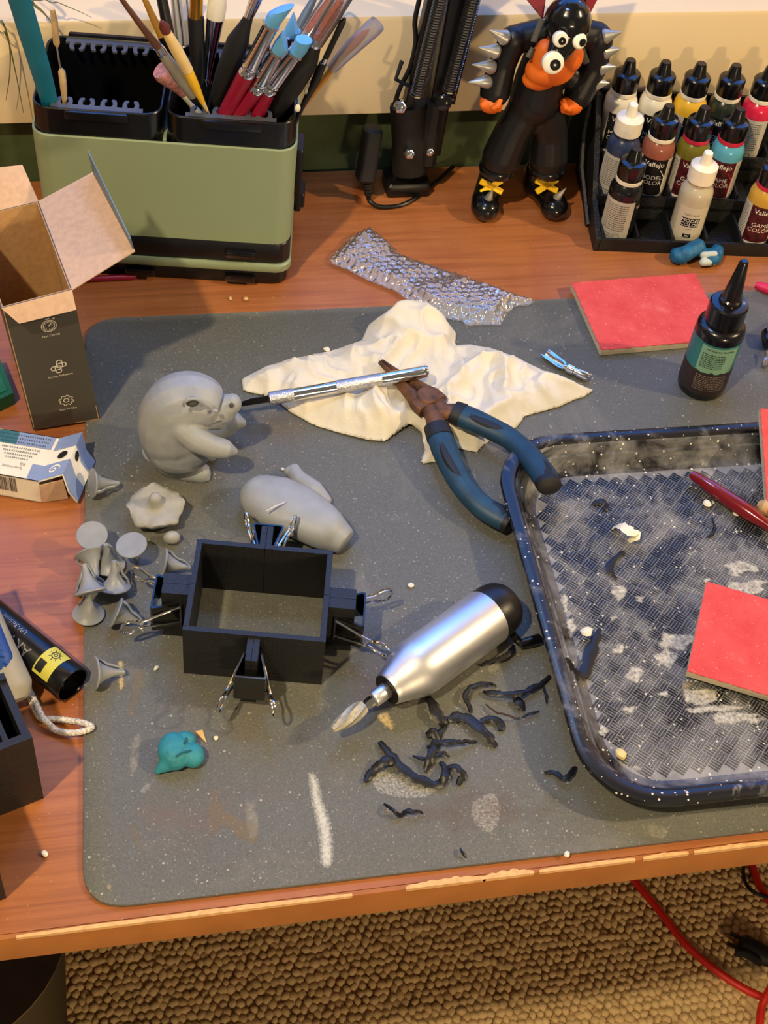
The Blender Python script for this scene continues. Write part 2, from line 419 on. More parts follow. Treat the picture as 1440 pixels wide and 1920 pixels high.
def spline(pts, n=8):
    pts = [Vector(p) for p in pts]; out = []
    for i in range(len(pts) - 1):
        a, b, c, d = pts[max(i - 1, 0)], pts[i], pts[i + 1], pts[min(i + 2, len(pts) - 1)]
        for k in range(n):
            t = k / n; out.append(0.5 * ((2 * b) + (c - a) * t + (2 * a - 5 * b + 4 * c - d) * t * t + (3 * b - a - 3 * c + d) * t ** 3))
    return out + [pts[-1]]
def rnd(a, b): return random.uniform(a, b)

# ================================================================ THE SETTING
FZ = -T
mb = MB(); mb.box((0.25, 0.4, FZ - 0.01), (3.2, 3.0, 0.02)); floor = struct(mb.build('floor', CARPET, loc=(0.25, 0.4, FZ - 0.02), smooth=False))
def carpet_pile():
    vs, fs = [], []; sp = 0.0088; q = 0
    prof = ((0.0052, 0.0), (0.0050, 0.0035), (0.0032, 0.0060))
    for j in range(int(0.80 / (sp * .86))):
        for i in range(int(1.45 / sp)):
            x = -0.42 + (i + 0.5 * (j % 2)) * sp + rnd(-.0014, .0014); y = 0.22 + j * sp * .86 + rnd(-.0014, .0014)
            k = rnd(.85, 1.2); a = rnd(0, 6.28); e = rnd(.8, 1.25); o = len(vs); h = rnd(.8, 1.25)
            for r, z in prof:
                for t in range(7):
                    b = a + 2 * PI * t / 7; dx, dy = r * k * math.cos(b) * e, r * k * math.sin(b) / e
                    vs.append((x + dx * math.cos(a) - dy * math.sin(a), y + dx * math.sin(a) + dy * math.cos(a), FZ + z * h))
            vs.append((x + rnd(-.0008, .0008), y + rnd(-.0008, .0008), FZ + .0068 * h))
            for l in range(2):
                for t in range(7): fs.append((o + l * 7 + t, o + l * 7 + (t + 1) % 7, o + (l + 1) * 7 + (t + 1) % 7, o + (l + 1) * 7 + t))
            for t in range(7): fs.append((o + 14 + t, o + 14 + (t + 1) % 7, o + 21))
    me = bpy.data.meshes.new('carpet_pile'); me.from_pydata([(a, b, c - FZ) for a, b, c in vs], [], fs); me.materials.append(CARPET); me.shade_smooth()
    o = bpy.data.objects.new('carpet_pile', me); COL.objects.link(o); o.location = (0, 0, 0)
    tag(o, 'beige looped carpet pile under the desk', 'carpet', kind='stuff')
carpet_pile()
WG = mat('green_painted_wall', (66, 78, 48), 0.85, var=0.22, vs=30, bump=1.0, bs=90)
CREAM = mat('cream_paint', (214, 192, 152), 0.5, var=0.03, vs=12)
SY = 0.896
z_lo = Yp(720, 212, SY).z; z_hi = Yp(720, 30, SY).z
mb = MB(); mb.box((0.25, 0.958, (FZ + z_lo) / 2 + 0.02), (3.2, 0.10, z_lo - FZ + 0.04)); struct(mb.build('wall_back', WG, smooth=False))
mb = MB(); mb.box((0.25, 1.12, (FZ + 1.7) / 2), (3.2, 0.04, 1.7 - FZ)); struct(mb.build('wall_window', CREAM, smooth=False))
mb = MB(); mb.M = Matrix.Rotation(-PI / 2, 4, 'Z') @ Matrix.Identity(4); mb.M = Matrix.Identity(4)
prof = [(SY, z_lo), (SY, z_hi - .004), (SY + .0012, z_hi - .0012), (SY + .004, z_hi), (1.10, z_hi + .002), (1.10, z_lo)]
mb.loft([[(x, y, z) for y, z in prof] for x in (-1.35, 1.85)]); struct(mb.build('trim_1', CREAM))
# dusk window above the sill, just over the top of the picture
win = struct(bpy.data.objects.new('window_1', None)); COL.objects.link(win); win.location = (0.2, 1.09, z_hi + T); XF[win.name] = Matrix.Translation((0.2, 1.09, z_hi)); wx0, wx1, wz0, wz1 = -.45, .85, z_hi + .17, z_hi + .80
mb = MB()
for c_, d_ in (((.2, 1.085, wz0 - .02), (1.38, .04, .04)), ((.2, 1.085, wz1 + .02), (1.38, .04, .04)), ((wx0 - .02, 1.085, (wz0 + wz1) / 2), (.04, .04, wz1 - wz0)), ((wx1 + .02, 1.085, (wz0 + wz1) / 2), (.04, .04, wz1 - wz0))): mb.box(c_, d_)
mb.build('window_frame', CREAM, win, smooth=False, world=True)
mb = MB(); mb.box((.2, 1.0945, (wz0 + wz1) / 2), (wx1 - wx0, .004, wz1 - wz0)); mb.build('pane', mat('dusk_sky_glass', (72, 142, 255), .1, emit=3.0), win, smooth=False, world=True)
mb = MB(); mb.box((0.25, 0.9055, FZ + 0.05), (3.2, 0.005, 0.10)); struct(mb.build('baseboard_back', CREAM, smooth=False))

# ================================================================ DESK
desk = thing('desk', 'cherry-wood laminate desk carrying everything on it', 'desk', (0.27, 0.61, FZ))
DF, DBK = 0.3115, 0.9045
mb = MB(); mb.box((0.27, (DF + DBK) / 2 + .001, -0.012), (1.70, DBK - DF - .002, 0.024)); mb.build('desk_top', WOOD, desk, smooth=False, world=True)
EDGE = mat('oak_edge_band', (170, 106, 50), 0.5, rgb2=(150, 88, 38), vs=30)
mb = MB(); mb.box((0.27, DF + .0005, -0.0122), (1.70, 0.0025, 0.0240), bev=0.0006); e = mb.build('edge_strip', EDGE, desk, world=True)
CHIP = mat('bare_chipped_board', (214, 170, 118), 0.85, var=0.15, vs=300)
for (a, b) in ((30, 660), (760, 910), (905, 1000), (1010, 1190), (1205, 1290), (1300, 1440)):
    x0, x1 = D(a, 1757 - .125 * a).x, D(b, 1757 - .125 * b).x; n = 26; mb = MB()
    vs = []; fs = []
    for i in range(n + 1):
        x = x0 + (x1 - x0) * i / n; k = max(0.0, math.sin(PI * i / n)) ** .5; wv = k * (0.0006 + 0.0011 * abs(noise.noise((x * 160, a, 0)))) * (2.2 if a in (760, 905) else 1.0)
        vs += [(x, DF - .0009, -0.0022 - wv * .3), (x, DF - .0009, 0.00015), (x, DF + .0004 + wv, 0.00025)]
    for i in range(n): o = i * 3; fs += [(o, o + 3, o + 4, o + 1), (o + 1, o + 4, o + 5, o + 2)]
    mb.add(vs, fs); mb.build('worn_edge', CHIP, desk, smooth=False, world=True)
for x in (-0.56, 1.09):
    mb = MB(); mb.box((x, 0.61, (FZ - .024) / 2), (0.024, 0.56, -FZ - .024)); mb.build('side_panel', WOOD, desk, smooth=False, world=True)

# ---- cutting mat
ZM = 0.0025
def G(px, py, z=0.0): return D(px, py, z + ZM)
def mat_outline(k=0.0):
    P = [Vector((-0.0345, 0.3195)), Vector((0.76, 0.3150)), Vector((0.775, 0.7375)), Vector((-0.0150, 0.7480))]; r = 0.024; out = []
    for i in range(4):
        p, a, b = P[i], P[i - 1], P[(i + 1) % 4]; u = (a - p).normalized(); v = (b - p).normalized()
        for t in range(9):
            t /= 8; q0 = p + u * r * (1 - t); q1 = p + v * r * t; out.append(tuple(q0.lerp(q1, t)))
    return out
mo = mat_outline()
cmat = thing('cutting_mat', 'large grey speckled work mat with rounded corners on the desk', 'mat', (0.37, 0.53, 0))
mb = MB(); mb.prism(mo, 0, ZM, bev=0.0004); mb.build('mat_sheet', MATM, cmat, world=True, ang=50)
SMC = [0]
def smear(pxs, m, seed=0, cell=0.0012, name='paint_mark', parent=None, z=None, soft=.0025):
    SMC[0] += 1; z = z or ZM + .0001 + SMC[0] * .00003
    ol = [tuple(D(x, y, z))[:2] for x, y in pxs]; ol = [tuple(p)[:2] for p in spline([Vector((a, b, 0)) for a, b in ol + ol[:1]], 4)][:-1]
    vs, fs, ed = sheet(ol, cell, lambda x, y, d: z); mb = MB(); mb.add(vs, fs)
    return mb.build(name, m, parent or cmat, world=True, edge=[min(1, d / soft) for d in ed], smooth=False)
P_WHITE = patch_mat('white_paint_stroke', (216, 216, 206), 900, 0.02, 0.55, 0.8)
P_FAINT = patch_mat('faint_chalk', (190, 184, 168), 200, 0.30, 0.80, 0.50)
P_OCHRE = patch_mat('ochre_stain', (150, 128, 92), 150, 0.25, 0.80, 0.50)
P_DUST = patch_mat('white_dust', (224, 220, 208), 700, 0.38, 0.80, 0.75)
P_RED = patch_mat('reddish_stain', (120, 92, 80), 90, 0.25, 1.0, 0.5)
P_CREAM = patch_mat('cream_dust', (218, 196, 142), 300, 0.28, 0.66, 0.95)
P_OLIVE = patch_mat('olive_stain', (112, 100, 60), 90, 0.22, 1.0, 0.5)
smear([(576, 1450), (586, 1446), (598, 1462), (606, 1500), (622, 1545), (626, 1610), (616, 1628), (600, 1618), (595, 1560), (582, 1500)], P_WHITE, soft=.003)
smear([(385, 1480), (410, 1470), (430, 1520), (480, 1540), (492, 1570), (470, 1590), (420, 1560), (400, 1580), (385, 1540)], P_OCHRE)
smear([(455, 1490), (480, 1500), (492, 1550), (480, 1582), (462, 1570), (452, 1520)], P_FAINT)
smear([(235, 1540), (258, 1545), (275, 1595), (268, 1608), (245, 1580)], P_OCHRE)
smear([(250, 1480), (268, 1462), (300, 1450), (325, 1445), (300, 1465), (282, 1490), (262, 1496)], P_DUST, soft=.004)
smear([(255, 1250), (240, 1300), (232, 1340), (250, 1345), (270, 1300), (272, 1255)], P_OCHRE)
smear([(240, 1380), (268, 1370), (262, 1440), (240, 1455)], P_FAINT)
smear([(215, 1240), (235, 1235), (236, 1290), (220, 1300)], P_CREAM)
smear([(690, 1450), (720, 1440), (800, 1460), (830, 1475), (800, 1500), (740, 1500), (700, 1485)], P_DUST)
smear([(880, 1500), (930, 1480), (945, 1530), (920, 1570), (880, 1540)], P_DUST)
smear([(700, 1340), (725, 1330), (745, 1360), (735, 1372), (710, 1360)], P_CREAM, soft=.003)
smear([(720, 1500), (860, 1430), (1000, 1470), (1080, 1530), (1000, 1580), (860, 1600), (740, 1570)], P_RED, soft=.02)
smear([(1000, 1480), (1040, 1460), (1090, 1500), (1060, 1530), (1010, 1530)], P_OLIVE, soft=.01)
smear([(560, 1330), (700, 1370), (760, 1420), (640, 1440), (480, 1420), (440, 1370)], P_OLIVE, soft=.02)
smear([(905, 1248), (925, 1238), (943, 1248), (938, 1262), (915, 1266)], P_FAINT, soft=.003)
smear([(1205, 1545), (1235, 1540), (1260, 1560), (1240, 1580), (1210, 1565)], P_FAINT)
smear([(855, 880), (900, 890), (870, 940), (840, 920)], P_FAINT)
smear([(188, 1655), (205, 1650), (220, 1668), (212, 1678), (195, 1672)], P_CREAM, soft=.003)
for p in ((465, 1600), (425, 1625), (468, 1650)): smear([(p[0] - 9, p[1] - 8), (p[0] + 8, p[1] - 9), (p[0] + 9, p[1] + 9), (p[0] - 8, p[1] + 8)], P_RED)
# dust crumbs big enough to see
CR_W = mat('white_crumb', (224, 218, 200), 0.8); CR_Y = mat('wood_filler_crumb', (206, 170, 110), 0.85)
def crumb(px, py, s, m, label, name='plaster_crumb', cat='crumb', group=None, zz=ZM):
    c = D(px, py, zz + s * .3); mb = MB(); mb.ball((0, 0, 0), (s * rnd(.8, 1.2), s * rnd(.6, 1), s * .45), 8)
    mb.v = [c + Matrix.Rotation(px, 3, 'Z') @ (v * (1 + .35 * noise.noise(v * 900 + Vector((px, py, 0))))) for v in mb.v]
    zmin = min(v.z for v in mb.v); mb.v = [v + Vector((0, 0, zz + .0001 - zmin)) for v in mb.v]
    return tag(mb.build(name, m, smooth=False), label, cat, group)
crumb(770, 1098, .0022, CR_W, 'white crumb on the mat above the silver rotary tool'); crumb(1063, 1602, .0022, CR_W, 'white crumb at the front edge of the mat below the tray corner', )
crumb(84, 1601, .0022, CR_W, 'white crumb on bare desk at the left', zz=0.0); crumb(613, 656, .0026, CR_W, 'pale crumb on the mat beside the paper towel')
crumb(432, 560, .0020, CR_Y, 'left of two tan filler crumbs on wood behind the mat', 'filler_crumb', zz=0.0); crumb(461, 561, .0024, CR_Y, 'right of two tan filler crumbs on wood behind the mat', 'filler_crumb', zz=0.0)
crumb(405, 1384, .0015, CR_W, 'tiny white crumb right of the teal putty heart'); crumb(293, 1253, .0018, CR_W, 'round white crumb left of the black mould box')
crumb(530, 880, .0018, CR_W, 'white crumb behind the grey sculpted limb')
mb = MB(); p = G(378, 1384); mb.add([p + Vector((-.003, .004, .0004)), p + Vector((.001, .0042, .0008)), p + Vector((.0024, -.004, .0004)), p + Vector((-.003, .004, .0014)), p + Vector((.001, .0042, .0016)), p + Vector((.0024, -.004, .0008))], [(2, 1, 0), (3, 4, 5), (0, 1, 4, 3), (1, 2, 5, 4), (2, 0, 3, 5)])
tag(mb.build('wood_splinter', CR_Y, smooth=False), 'small tan splinter beside the teal putty heart', 'splinter')

# ================================================================ BRUSH ORGANISER
yaw = math.radians(-9.42)
org = thing('desk_organiser', 'sage green and black brush caddy standing on stacked trays', 'organiser', (0.0511, 0.8292, 0), yaw)
OW, OD = 0.1715, 0.0865
def slab(z0, z1, w, d, r=.010, bev=.0012): m = MB(); m.prism(rrect(w, d, r), z0, z1, bev=bev); return m
slab(0.0, 0.0125, OW - .006, OD - .004).build('palette_tray', BLACK, org)
slab(0.0125, 0.0195, OW - .001, OD + .001).build('green_lid', GREEN, org)
slab(0.0195, 0.0372, OW - .003, OD - .002).build('drawer_tray', BLACK, org)
mb = MB(); shell(mb, OW, OD, .012, 0.0372, 0.1155, .0018, taper=.02); body = mb.build('caddy_body', GREEN, org)
mb = MB(); mb.box((0, 0, 0.083), (0.0022, OD - .004, 0.066)); mb.build('divider', GREEN, org, smooth=False)
for z, xs in ((0.028, (0.05, -0.055)), (0.0065, (0.05, -0.02, -0.07))):
    for x in xs:
        mb = MB(); mb.box((x, -OD / 2 - .0008, z), (0.021, 0.0032, 0.0055), bev=.0007); mb.box((x, -OD / 2 - .0024, z + .0012), (0.017, 0.0014, 0.0012)); mb.build('latch', BLACKG, org)
mb = MB(); mb.box((OW / 2 + .002, .012, 0.058), (0.005, 0.022, 0.052), bev=.001); mb.box((OW / 2 + .004, .012, 0.040), (0.006, 0.018, 0.012), bev=.001); mb.build('side_latch', BLACK, org)
CUPM = mat('black_cup_plastic', (11, 11, 13), 0.28, coat=.2); COMBM = mat('grey_comb_plastic', (72, 74, 80), 0.4)
for sx in (-1, 1):
    cx = sx * 0.0425; cw, cdp = 0.0825, 0.0835
    mb = MB(); shell(mb, cw, cdp, .011, 0.040, 0.135, .0018, floor=.043, off=(cx, 0)); cup = mb.build('brush_cup', CUPM, org)
    for sy in (-1, 1):
        mb = MB(); y0 = sy * (cdp / 2 - .0022); mb.box((cx, y0 - sy * .002, .1335), (0.058, .0045, .0016))
        for k in range(4):
            xc = cx + (-21 + 14 * k) * .001
            for q in (-1, 1):
                pl = [(xc + q * .0052, y0 - sy * .004), (xc + q * .0052, y0 - sy * .0085), (xc + q * .0043, y0 - sy * .0118), (xc + q * .0022, y0 - sy * .0126), (xc + q * .0013, y0 - sy * .0112), (xc + q * .0024, y0 - sy * .0092), (xc + q * .0027, y0 - sy * .0070), (xc + q * .0016, y0 - sy * .004)]
                mb.prism(pl if q * sy > 0 else pl[::-1], .1327, .1342)
        mb.build('brush_comb', COMBM, cup, smooth=False)
    mb = MB(); mb.box((cx, -cdp / 2 - .0010, .1315), (0.040, .0022, .0055), bev=.0006); mb.build('finger_grip', CUPM, cup)
    mb = MB(); mb.box((cx, cdp / 2 + .0002, .1345), (0.056, .0026, .0050), bev=.0006); mb.build('back_clip', CUPM, cup)

# ================================================================ CLAMPED LAMP ARM (its head is above the picture)
LY = 0.872
def L(px, py, dy=0.0): return Yp(px, py, LY + dy)
b0 = D(760, 352); lampo = thing('desk_lamp', 'black spring-arm desk lamp clamped at the back of the desk', 'lamp', (b0.x, b0.y, 0))
mb = MB(); mb.box((b0.x, b0.y, .006), (.034, .026, .012), bev=.002); mb.box((b0.x + .002, b0.y + .004, .022), (.028, .016, .036), bev=.002); mb.build('clamp_base', BLACK, lampo, world=True)
mb = MB(); mb.tube([L(768, 322), L(770, 285), L(765, 195)], .0135, 12, flat=.62, up=(0, 1, 0)); mb.tube([L(800, 302), L(806, 250), L(815, 190)], .0075, 10, up=(0, 1, 0)); mb.build('lower_joint', BLACKM, lampo, world=True)
def beam(a, b, wx, wy):
    m = MB(); t = (b - a).normalized(); q = frame(a, t, (1, 0, 0)); m.M = q
    m.prism(rrect(wx, wy, min(wx, wy) * .2, 3), 0, (b - a).length); return m
ext = 2.6
A1, B1 = L(762, 205), L(807, 0); beam(A1, A1.lerp(B1, ext), .0065, .011).build('arm_bar', BLACK, lampo, world=True)
A2, B2 = L(806, 285, .004), L(857, 0, .004); beam(A2, A2.lerp(B2, ext), .0150, .010).build('arm_bar', BLACK, lampo, world=True)
A4, B4 = L(846, 190, .010), L(893, 0, .010); beam(A4, A4.lerp(B4, ext * .9), .0040, .008).build('arm_bar', BLACK, lampo, world=True)
SPR = mat('dark_spring_steel', (128, 124, 116), 0.3, 1.0)
def spring(a, b, r, wire, turns):
    t = (b - a); q = frame(a, t, (1, 0, 0)); n = turns * 9; pts = [q @ Vector((r * math.cos(2 * PI * i / 9), r * math.sin(2 * PI * i / 9), t.length * i / n)) for i in range(n + 1)]
    m = MB(); m.tube(pts, wire, 5); return m
S1, E1 = L(781, 180, -.014), L(826, 0, -.014); spring(S1, S1.lerp(E1, 1.25), .0044, .00085, 46).build('tension_spring', SPR, lampo, world=True)
S2, E2 = L(842, 172, -.010), L(887, 0, -.010); spring(S2, S2.lerp(E2, 1.25), .0044, .00085, 44).build('tension_spring', SPR, lampo, world=True)
mb = MB(); c = L(845, 180, -.004); mb.tube([c + Vector((.004 * math.cos(a), 0, .004 * math.sin(a))) for a in [i * .5 for i in range(12)]], .0006, 5); mb.build('spring_hook', SPR, lampo, world=True)
for (px, py, r, m) in ((750, 200, .0048, CHROME), (768, 288, .0040, CHROME), (806, 284, .0036, CHROME), (832, 192, .0058, BLACKG)):
    mb = MB(); c = L(px, py, -.014 if px != 806 else -.006); mb.M = frame(c, (-.25, -1, .35)); mb.lathe([(r * .9, -.006), (r, -.004), (r, .0012), (r * .7, .0024), (r * .3, .0028)], 6 if m is CHROME else 16); mb.build('bolt' if m is CHROME else 'knob', m, lampo, world=True)
mb = MB(); mb.tube(spline([L(735, 215), L(748, 170), L(769, 125), L(779, 80), L(778, 40), L(786, 0), L(800, -60), A1.lerp(B1, 2.2)]), .0018, 8); mb.build('lamp_cable', BLACK, lampo, world=True)
mb = MB(); c = L(766, 142); mb.tube([c + Vector((-.006, 0, .012)), c + Vector((-.010, -.004, 0)), c + Vector((.004, -.008, -.006))], .0030, 8, flat=.5); mb.build('cable_strap', BLACKM, lampo, world=True)
el = A2.lerp(B2, ext); hd = Vector((0.17, 0.74, 0.60))
beam(el, hd + Vector((0, .02, .03)), .012, .012).build('upper_arm', BLACK, lampo, world=True)
mb = MB(); mb.ball(el, .018, 14); mb.build('elbow', BLACK, lampo, world=True)
mb = MB(); mb.M = Matrix.Translation(hd); mb.lathe([(.015, .040), (.055, .022), (.060, .0), (.056, .0), (.050, .018), (.012, .034)], 28); mb.build('lamp_shade', BLACK, lampo, world=True)
ll = lamp('lamp_light', hd + Vector((0, 0, .006)), 1.1, (0.30, 0.54, 1.0), .11, 'AREA')
# in-line switch on its cable
sw = thing('inline_switch', 'black in-line cable dimmer leaning on the lamp clamp', 'switch', tuple(D(692, 345)))
mb = MB(); a, b = L(684, 338, -.006), L(700, 238, .004); q = frame(a, b - a, (1, 0, 0)); mb.M = q; mb.prism(rrect(.014, .016, .004), 0, (b - a).length, bev=.002); mb.build('housing', BLACKM, sw, world=True)
mb = MB(); c0 = L(690, 340, -.006); c1 = L(691, 366, -.006); mb.tube([c0.lerp(c1, i / 8) for i in range(9)], [.0042 - .0002 * i + .0006 * (i % 2) for i in range(9)], 10); mb.build('strain_relief', BLACKM, sw, world=True)
mb = MB(); mb.tube(spline([c1, D(694, 378, .005), D(716, 388, .002), D(760, 382, .0018), D(800, 355, .002), D(830, 330, .003), D(850, 312, .006)]), .0017, 8); mb.build('cable', BLACK, sw, world=True)

# ================================================================ PAINT RACK
ry = math.radians(-7.0); RK = Vector((0.3805, 0.8112, 0.0)); SPX, SPY, ST = 0.0265, 0.0330, 0.0150
rack = thing('paint_rack', 'black stepped rack holding dropper bottles of paint', 'rack', tuple(RK), ry)
NC = 7
for rI in range(3):
    z = 0.003 + ST * rI; y = SPY * rI
    mb = MB(); mb.box((SPX * (NC - 1) / 2, y, z - .0015), (SPX * NC + .004, SPY, .003))
    mb.box((SPX * (NC - 1) / 2, y - SPY / 2 + .0012, z + .004), (SPX * NC + .004, .0024, .008))
    if rI: mb.box((SPX * (NC - 1) / 2, y - SPY / 2 + .0012, z - ST / 2), (SPX * NC + .004, .0024, ST))
    mb.build('shelf_step', PRINT, rack, smooth=False)
    for c in range(NC + 1):
        mb = MB(); mb.box((SPX * (c - .5), y, z + .006), (.0016, SPY - .004, .012)); mb.build('slot_divider', PRINT, rack, smooth=False)
for x in (-SPX / 2 - .003, SPX * (NC - .5) + .003):
    mb = MB(); pl = [(-SPY / 2, 0), (SPY * 2.5, 0), (SPY * 2.5, .075), (SPY * 2.1, .078), (SPY * 1.5, .055), (SPY * .5, .022), (-SPY / 2, .011)]
    mb.loft([[(x - .002, a, b) for a, b in pl], [(x + .002, a, b) for a, b in pl]]); mb.build('side_panel', PRINT, rack, smooth=False)
mb = MB(); mb.box((SPX * (NC - 1) / 2, SPY * 2.5 - .001, .045), (SPX * NC + .008, .0024, .060)); mb.build('back_panel', PRINT, rack, smooth=False)
# bent strut at the left side
mb = MB(); mb.tube([(-.020, .075, .066), (-.024, .060, .050), (-.024, .045, .030), (-.019, .010, .003)], .0022, 6, flat=1.6); mb.build('side_strut', PRINT, rack)
mb = MB(); mb.box((-.020, .078, .066), (.018, .006, .012)); mb.build('strut_head', PRINT, rack, smooth=False)

CAPK = mat('dropper_cap_black', (13, 13, 15), 0.22, coat=.3); CAPW = mat('dropper_cap_white', (236, 226, 204), 0.4); RINGW = mat('white_seal_ring', (232, 222, 200), 0.4); RINGR = mat('red_seal_ring', (196, 40, 66), 0.35); NOCAP = None
LBK = mat('label_black', (16, 15, 17), 0.45); LGR = mat('label_grey', (186, 180, 168), 0.5, var=.03); LTX = mat('label_white_print', (228, 222, 210), 0.5); LFP = mat('fine_print', (110, 106, 98), 0.6); LRED = mat('label_dark_red', (96, 22, 30), 0.45, rgb2=(30, 12, 16), vs=220)
BR = 0.0124
def cyl_map(r, a0, eps=.00018):
    return lambda u, v: Vector(((r + eps) * math.cos(a0 + u / r), (r + eps) * math.sin(a0 + u / r), v))
def arc_rect(u0, u1, v0, v1, n=14):
    vs = []; fs = []
    for i in range(n + 1): u = u0 + (u1 - u0) * i / n; vs += [(u, v0), (u, v1)]
    for i in range(n): fs.append((2 * i, 2 * i + 2, 2 * i + 3, 2 * i + 1))
    return vs, fs
def fine(u0, u1, v0, v1, rows, seed):
    r = random.Random(seed); out = []; dv = (v1 - v0) / rows
    for i in range(rows):
        u = u0
        while u < u1 - .0006:
            wd = min(r.uniform(.0006, .0020), u1 - u); out.append(rect2d(u, v0 + i * dv + dv * .3, u + wd, v0 + i * dv + dv * .72)); u += wd + r.uniform(.0003, .0006)
    return out
SMALL = {}
def bottle(col, row, rgb, cap, ring, style, face, label, seed):
    """one dropper bottle; face = angle of the middle of the printed front, in degrees"""
    base = RK + Matrix.Rotation(ry, 3, 'Z') @ Vector((SPX * col, SPY * row, 0.0031 + ST * row))
    t = thing('paint_bottle', label, 'bottle', tuple(base), 0, 'dropper bottles in the paint rack')
    pm = mat('paint_%d_%d_%d' % rgb, rgb, 0.22, coat=.4, var=.05)
    mb = MB(); mb.lathe([(BR * .86, 0), (BR, .0016), (BR, .041), (BR * .985, .0445), (BR * .9, .0475), (BR * .76, .0495), (BR * .70, .0505), (BR * .70, .054)], 32); mb.build('bottle_body', pm, t)
    if ring is not None:
        mb = MB(); mb.lathe([(BR * .72, .0505), (BR * .80, .0508), (BR * .80, .0536), (BR * .74, .0540)], 28); mb.build('seal_ring', ring, t)
    mb = MB()
    if cap is CAPW:
        n = 48; prof = [(.80, .0540), (.80, .0660), (.74, .0668), (.36, .0680), (.33, .0700), (.27, .0770), (.22, .0776)]
        rings = [[(BR * r * (1 + (.025 if j % 2 and k < 2 else 0)) * math.cos(2 * PI * j / n), BR * r * (1 + (.025 if j % 2 and k < 2 else 0)) * math.sin(2 * PI * j / n), z) for j in range(n)] for k, (r, z) in enumerate(prof)]; mb.loft(rings)
    else: mb.lathe([(BR * .78, .0540), (BR * .80, .0548), (BR * .80, .0662), (BR * .74, .0672), (BR * .50, .0680), (BR * .44, .0690), (BR * .31, .0768), (BR * .27, .0776)], 28)
    mb.build('dropper_cap', cap, t)
    a = math.radians(face); cm = cyl_map(BR, a); h0, h1 = .0030, .0385
    if style == 'old':
        printed([arc_rect(-.011, .013, .006, .036)], cm, 'label', mat('label_beige', (196, 186, 164), .5, var=.03), t)
        cm2 = cyl_map(BR, a, .0003)
        printed([arc_rect(-.0068, .0068, .0190, .0268), arc_rect(-.0030, .0030, .0094, .0126)], cm2, 'black_band', LBK, t)
        cm3 = cyl_map(BR, a, .00045)
        printed([shift(text2d('MODEL', .0042, bold=0.0), 0, .0233), shift(text2d('COLOR', .0042, bold=0.0), 0, .0198), shift(text2d('AV', .0026, bold=0.0), 0, .0100)], cm3, 'lettering', LTX, t)
        printed([shift(text2d('PLATA 70.997', .0019, bold=.01), 0, .0292), shift(text2d('acrylicos', .0014), 0, .0168)], cm3, 'small_lettering', LFP, t)
        return t
    if style == 'back':
        printed([arc_rect(-.013, .013, h0, h1)], cm, 'label', LGR, t)
        printed(fine(-.0085, .0085, .012, .036, 13, seed) + [stroke2d(circ(.004, .0078, .0022), .0004, True)] + fine(-.0085, .001, .0055, .0095, 2, seed + 1), cyl_map(BR, a, .0003), 'fine_print', LFP, t)
        printed([arc_rect(.013, .024, h0, h1)], cm, 'label_front', LBK, t)
        printed([shift(text2d('Va', .0050, bold=0.0), .0175, .0310)], cyl_map(BR, a, .0003), 'lettering', LTX, t)
        return t
    front = LRED if style == 'game' else LBK
    printed([arc_rect(-.0105, .0105, h0 + .004, h1)], cm, 'label', front, t)
    printed([arc_rect(-.0105, .0105, h0, h0 + .004)], cm, 'label_foot', LTX, t)
    printed([arc_rect(.0105, .021, h0, h1), arc_rect(-.022, -.0105, h0, h1)], cm, 'label_side', LGR, t)
    printed(fine(.0120, .0195, .006, .036, 15, seed) + fine(-.0205, -.0120, .006, .036, 15, seed + 5), cyl_map(BR, a, .0003), 'fine_print', LFP, t)
    cm3 = cyl_map(BR, a, .0004); wd = 'GAME' if style == 'game' else 'MODEL'
    printed([shift(text2d('Vallejo', .0056, bold=.008), 0, .0325), shift(text2d(wd, .0050, bold=0.0), 0, .0210), shift(text2d('COLOR', .0050, bold=0.0), 0, .0165)], cm3, 'lettering', LTX, t)
    printed([stroke2d([(-.0100, .0310), (.006, .0290), (.0098, .0230), (.0098, .012)], .0006)] , cm3, 'frame_line', RINGR if style == 'game' else LTX, t)
    printed(fine(-.008, .008, .0042, .0058, 1, seed + 3), cm3, 'foot_print', LFP, t)
    return t
BOT = [
    (0, 2, (226, 218, 196), CAPK, RINGW, 'model', -95, 'ivory paint bottle with black cap, leftmost in the back row of the rack'),
    (1, 2, (228, 220, 196), CAPK, RINGW, 'model', -95, 'ivory paint bottle with black cap, second from left in the back row'),
    (2, 2, (226, 178, 52), CAPK, RINGW, 'model', -75, 'yellow paint bottle with black cap in the back row of the rack'),
    (3, 2, (40, 48, 38), CAPK, RINGW, 'model', -112, 'dark green-black paint bottle with white seal ring in the back row'),
    (4, 2, (206, 34, 70), CAPK, RINGW, 'back', -125, 'crimson paint bottle at the right end of the back row'),
    (0, 1, (44, 56, 84), CAPW, None, 'back', -128, 'navy paint bottle with ribbed white cap in the middle row'),
    (1, 1, (142, 82, 64), CAPK, RINGW, 'model', -112, 'brown paint bottle with black cap in the middle row'),
    (2, 1, (112, 104, 30), CAPK, RINGR, 'game', -100, 'olive paint bottle with red seal ring in the middle row'),
    (3, 1, (84, 160, 186), CAPK, RINGR, 'game', -118, 'light blue paint bottle with dusty cap in the middle row'),
    (0, 0, (16, 16, 19), CAPK, RINGW, 'back', -128, 'black paint bottle showing its small-print label in the front row'),
    (2, 0, (184, 174, 150), CAPW, None, 'old', -108, 'beige silver-paint bottle with white cap in the front row'),
    (4, 0, (198, 152, 54), CAPK, RINGR, 'game', -104, 'gold paint bottle with red seal ring at the right picture edge'),
]
for i, a in enumerate(BOT): bottle(*a, 40 + i * 7)

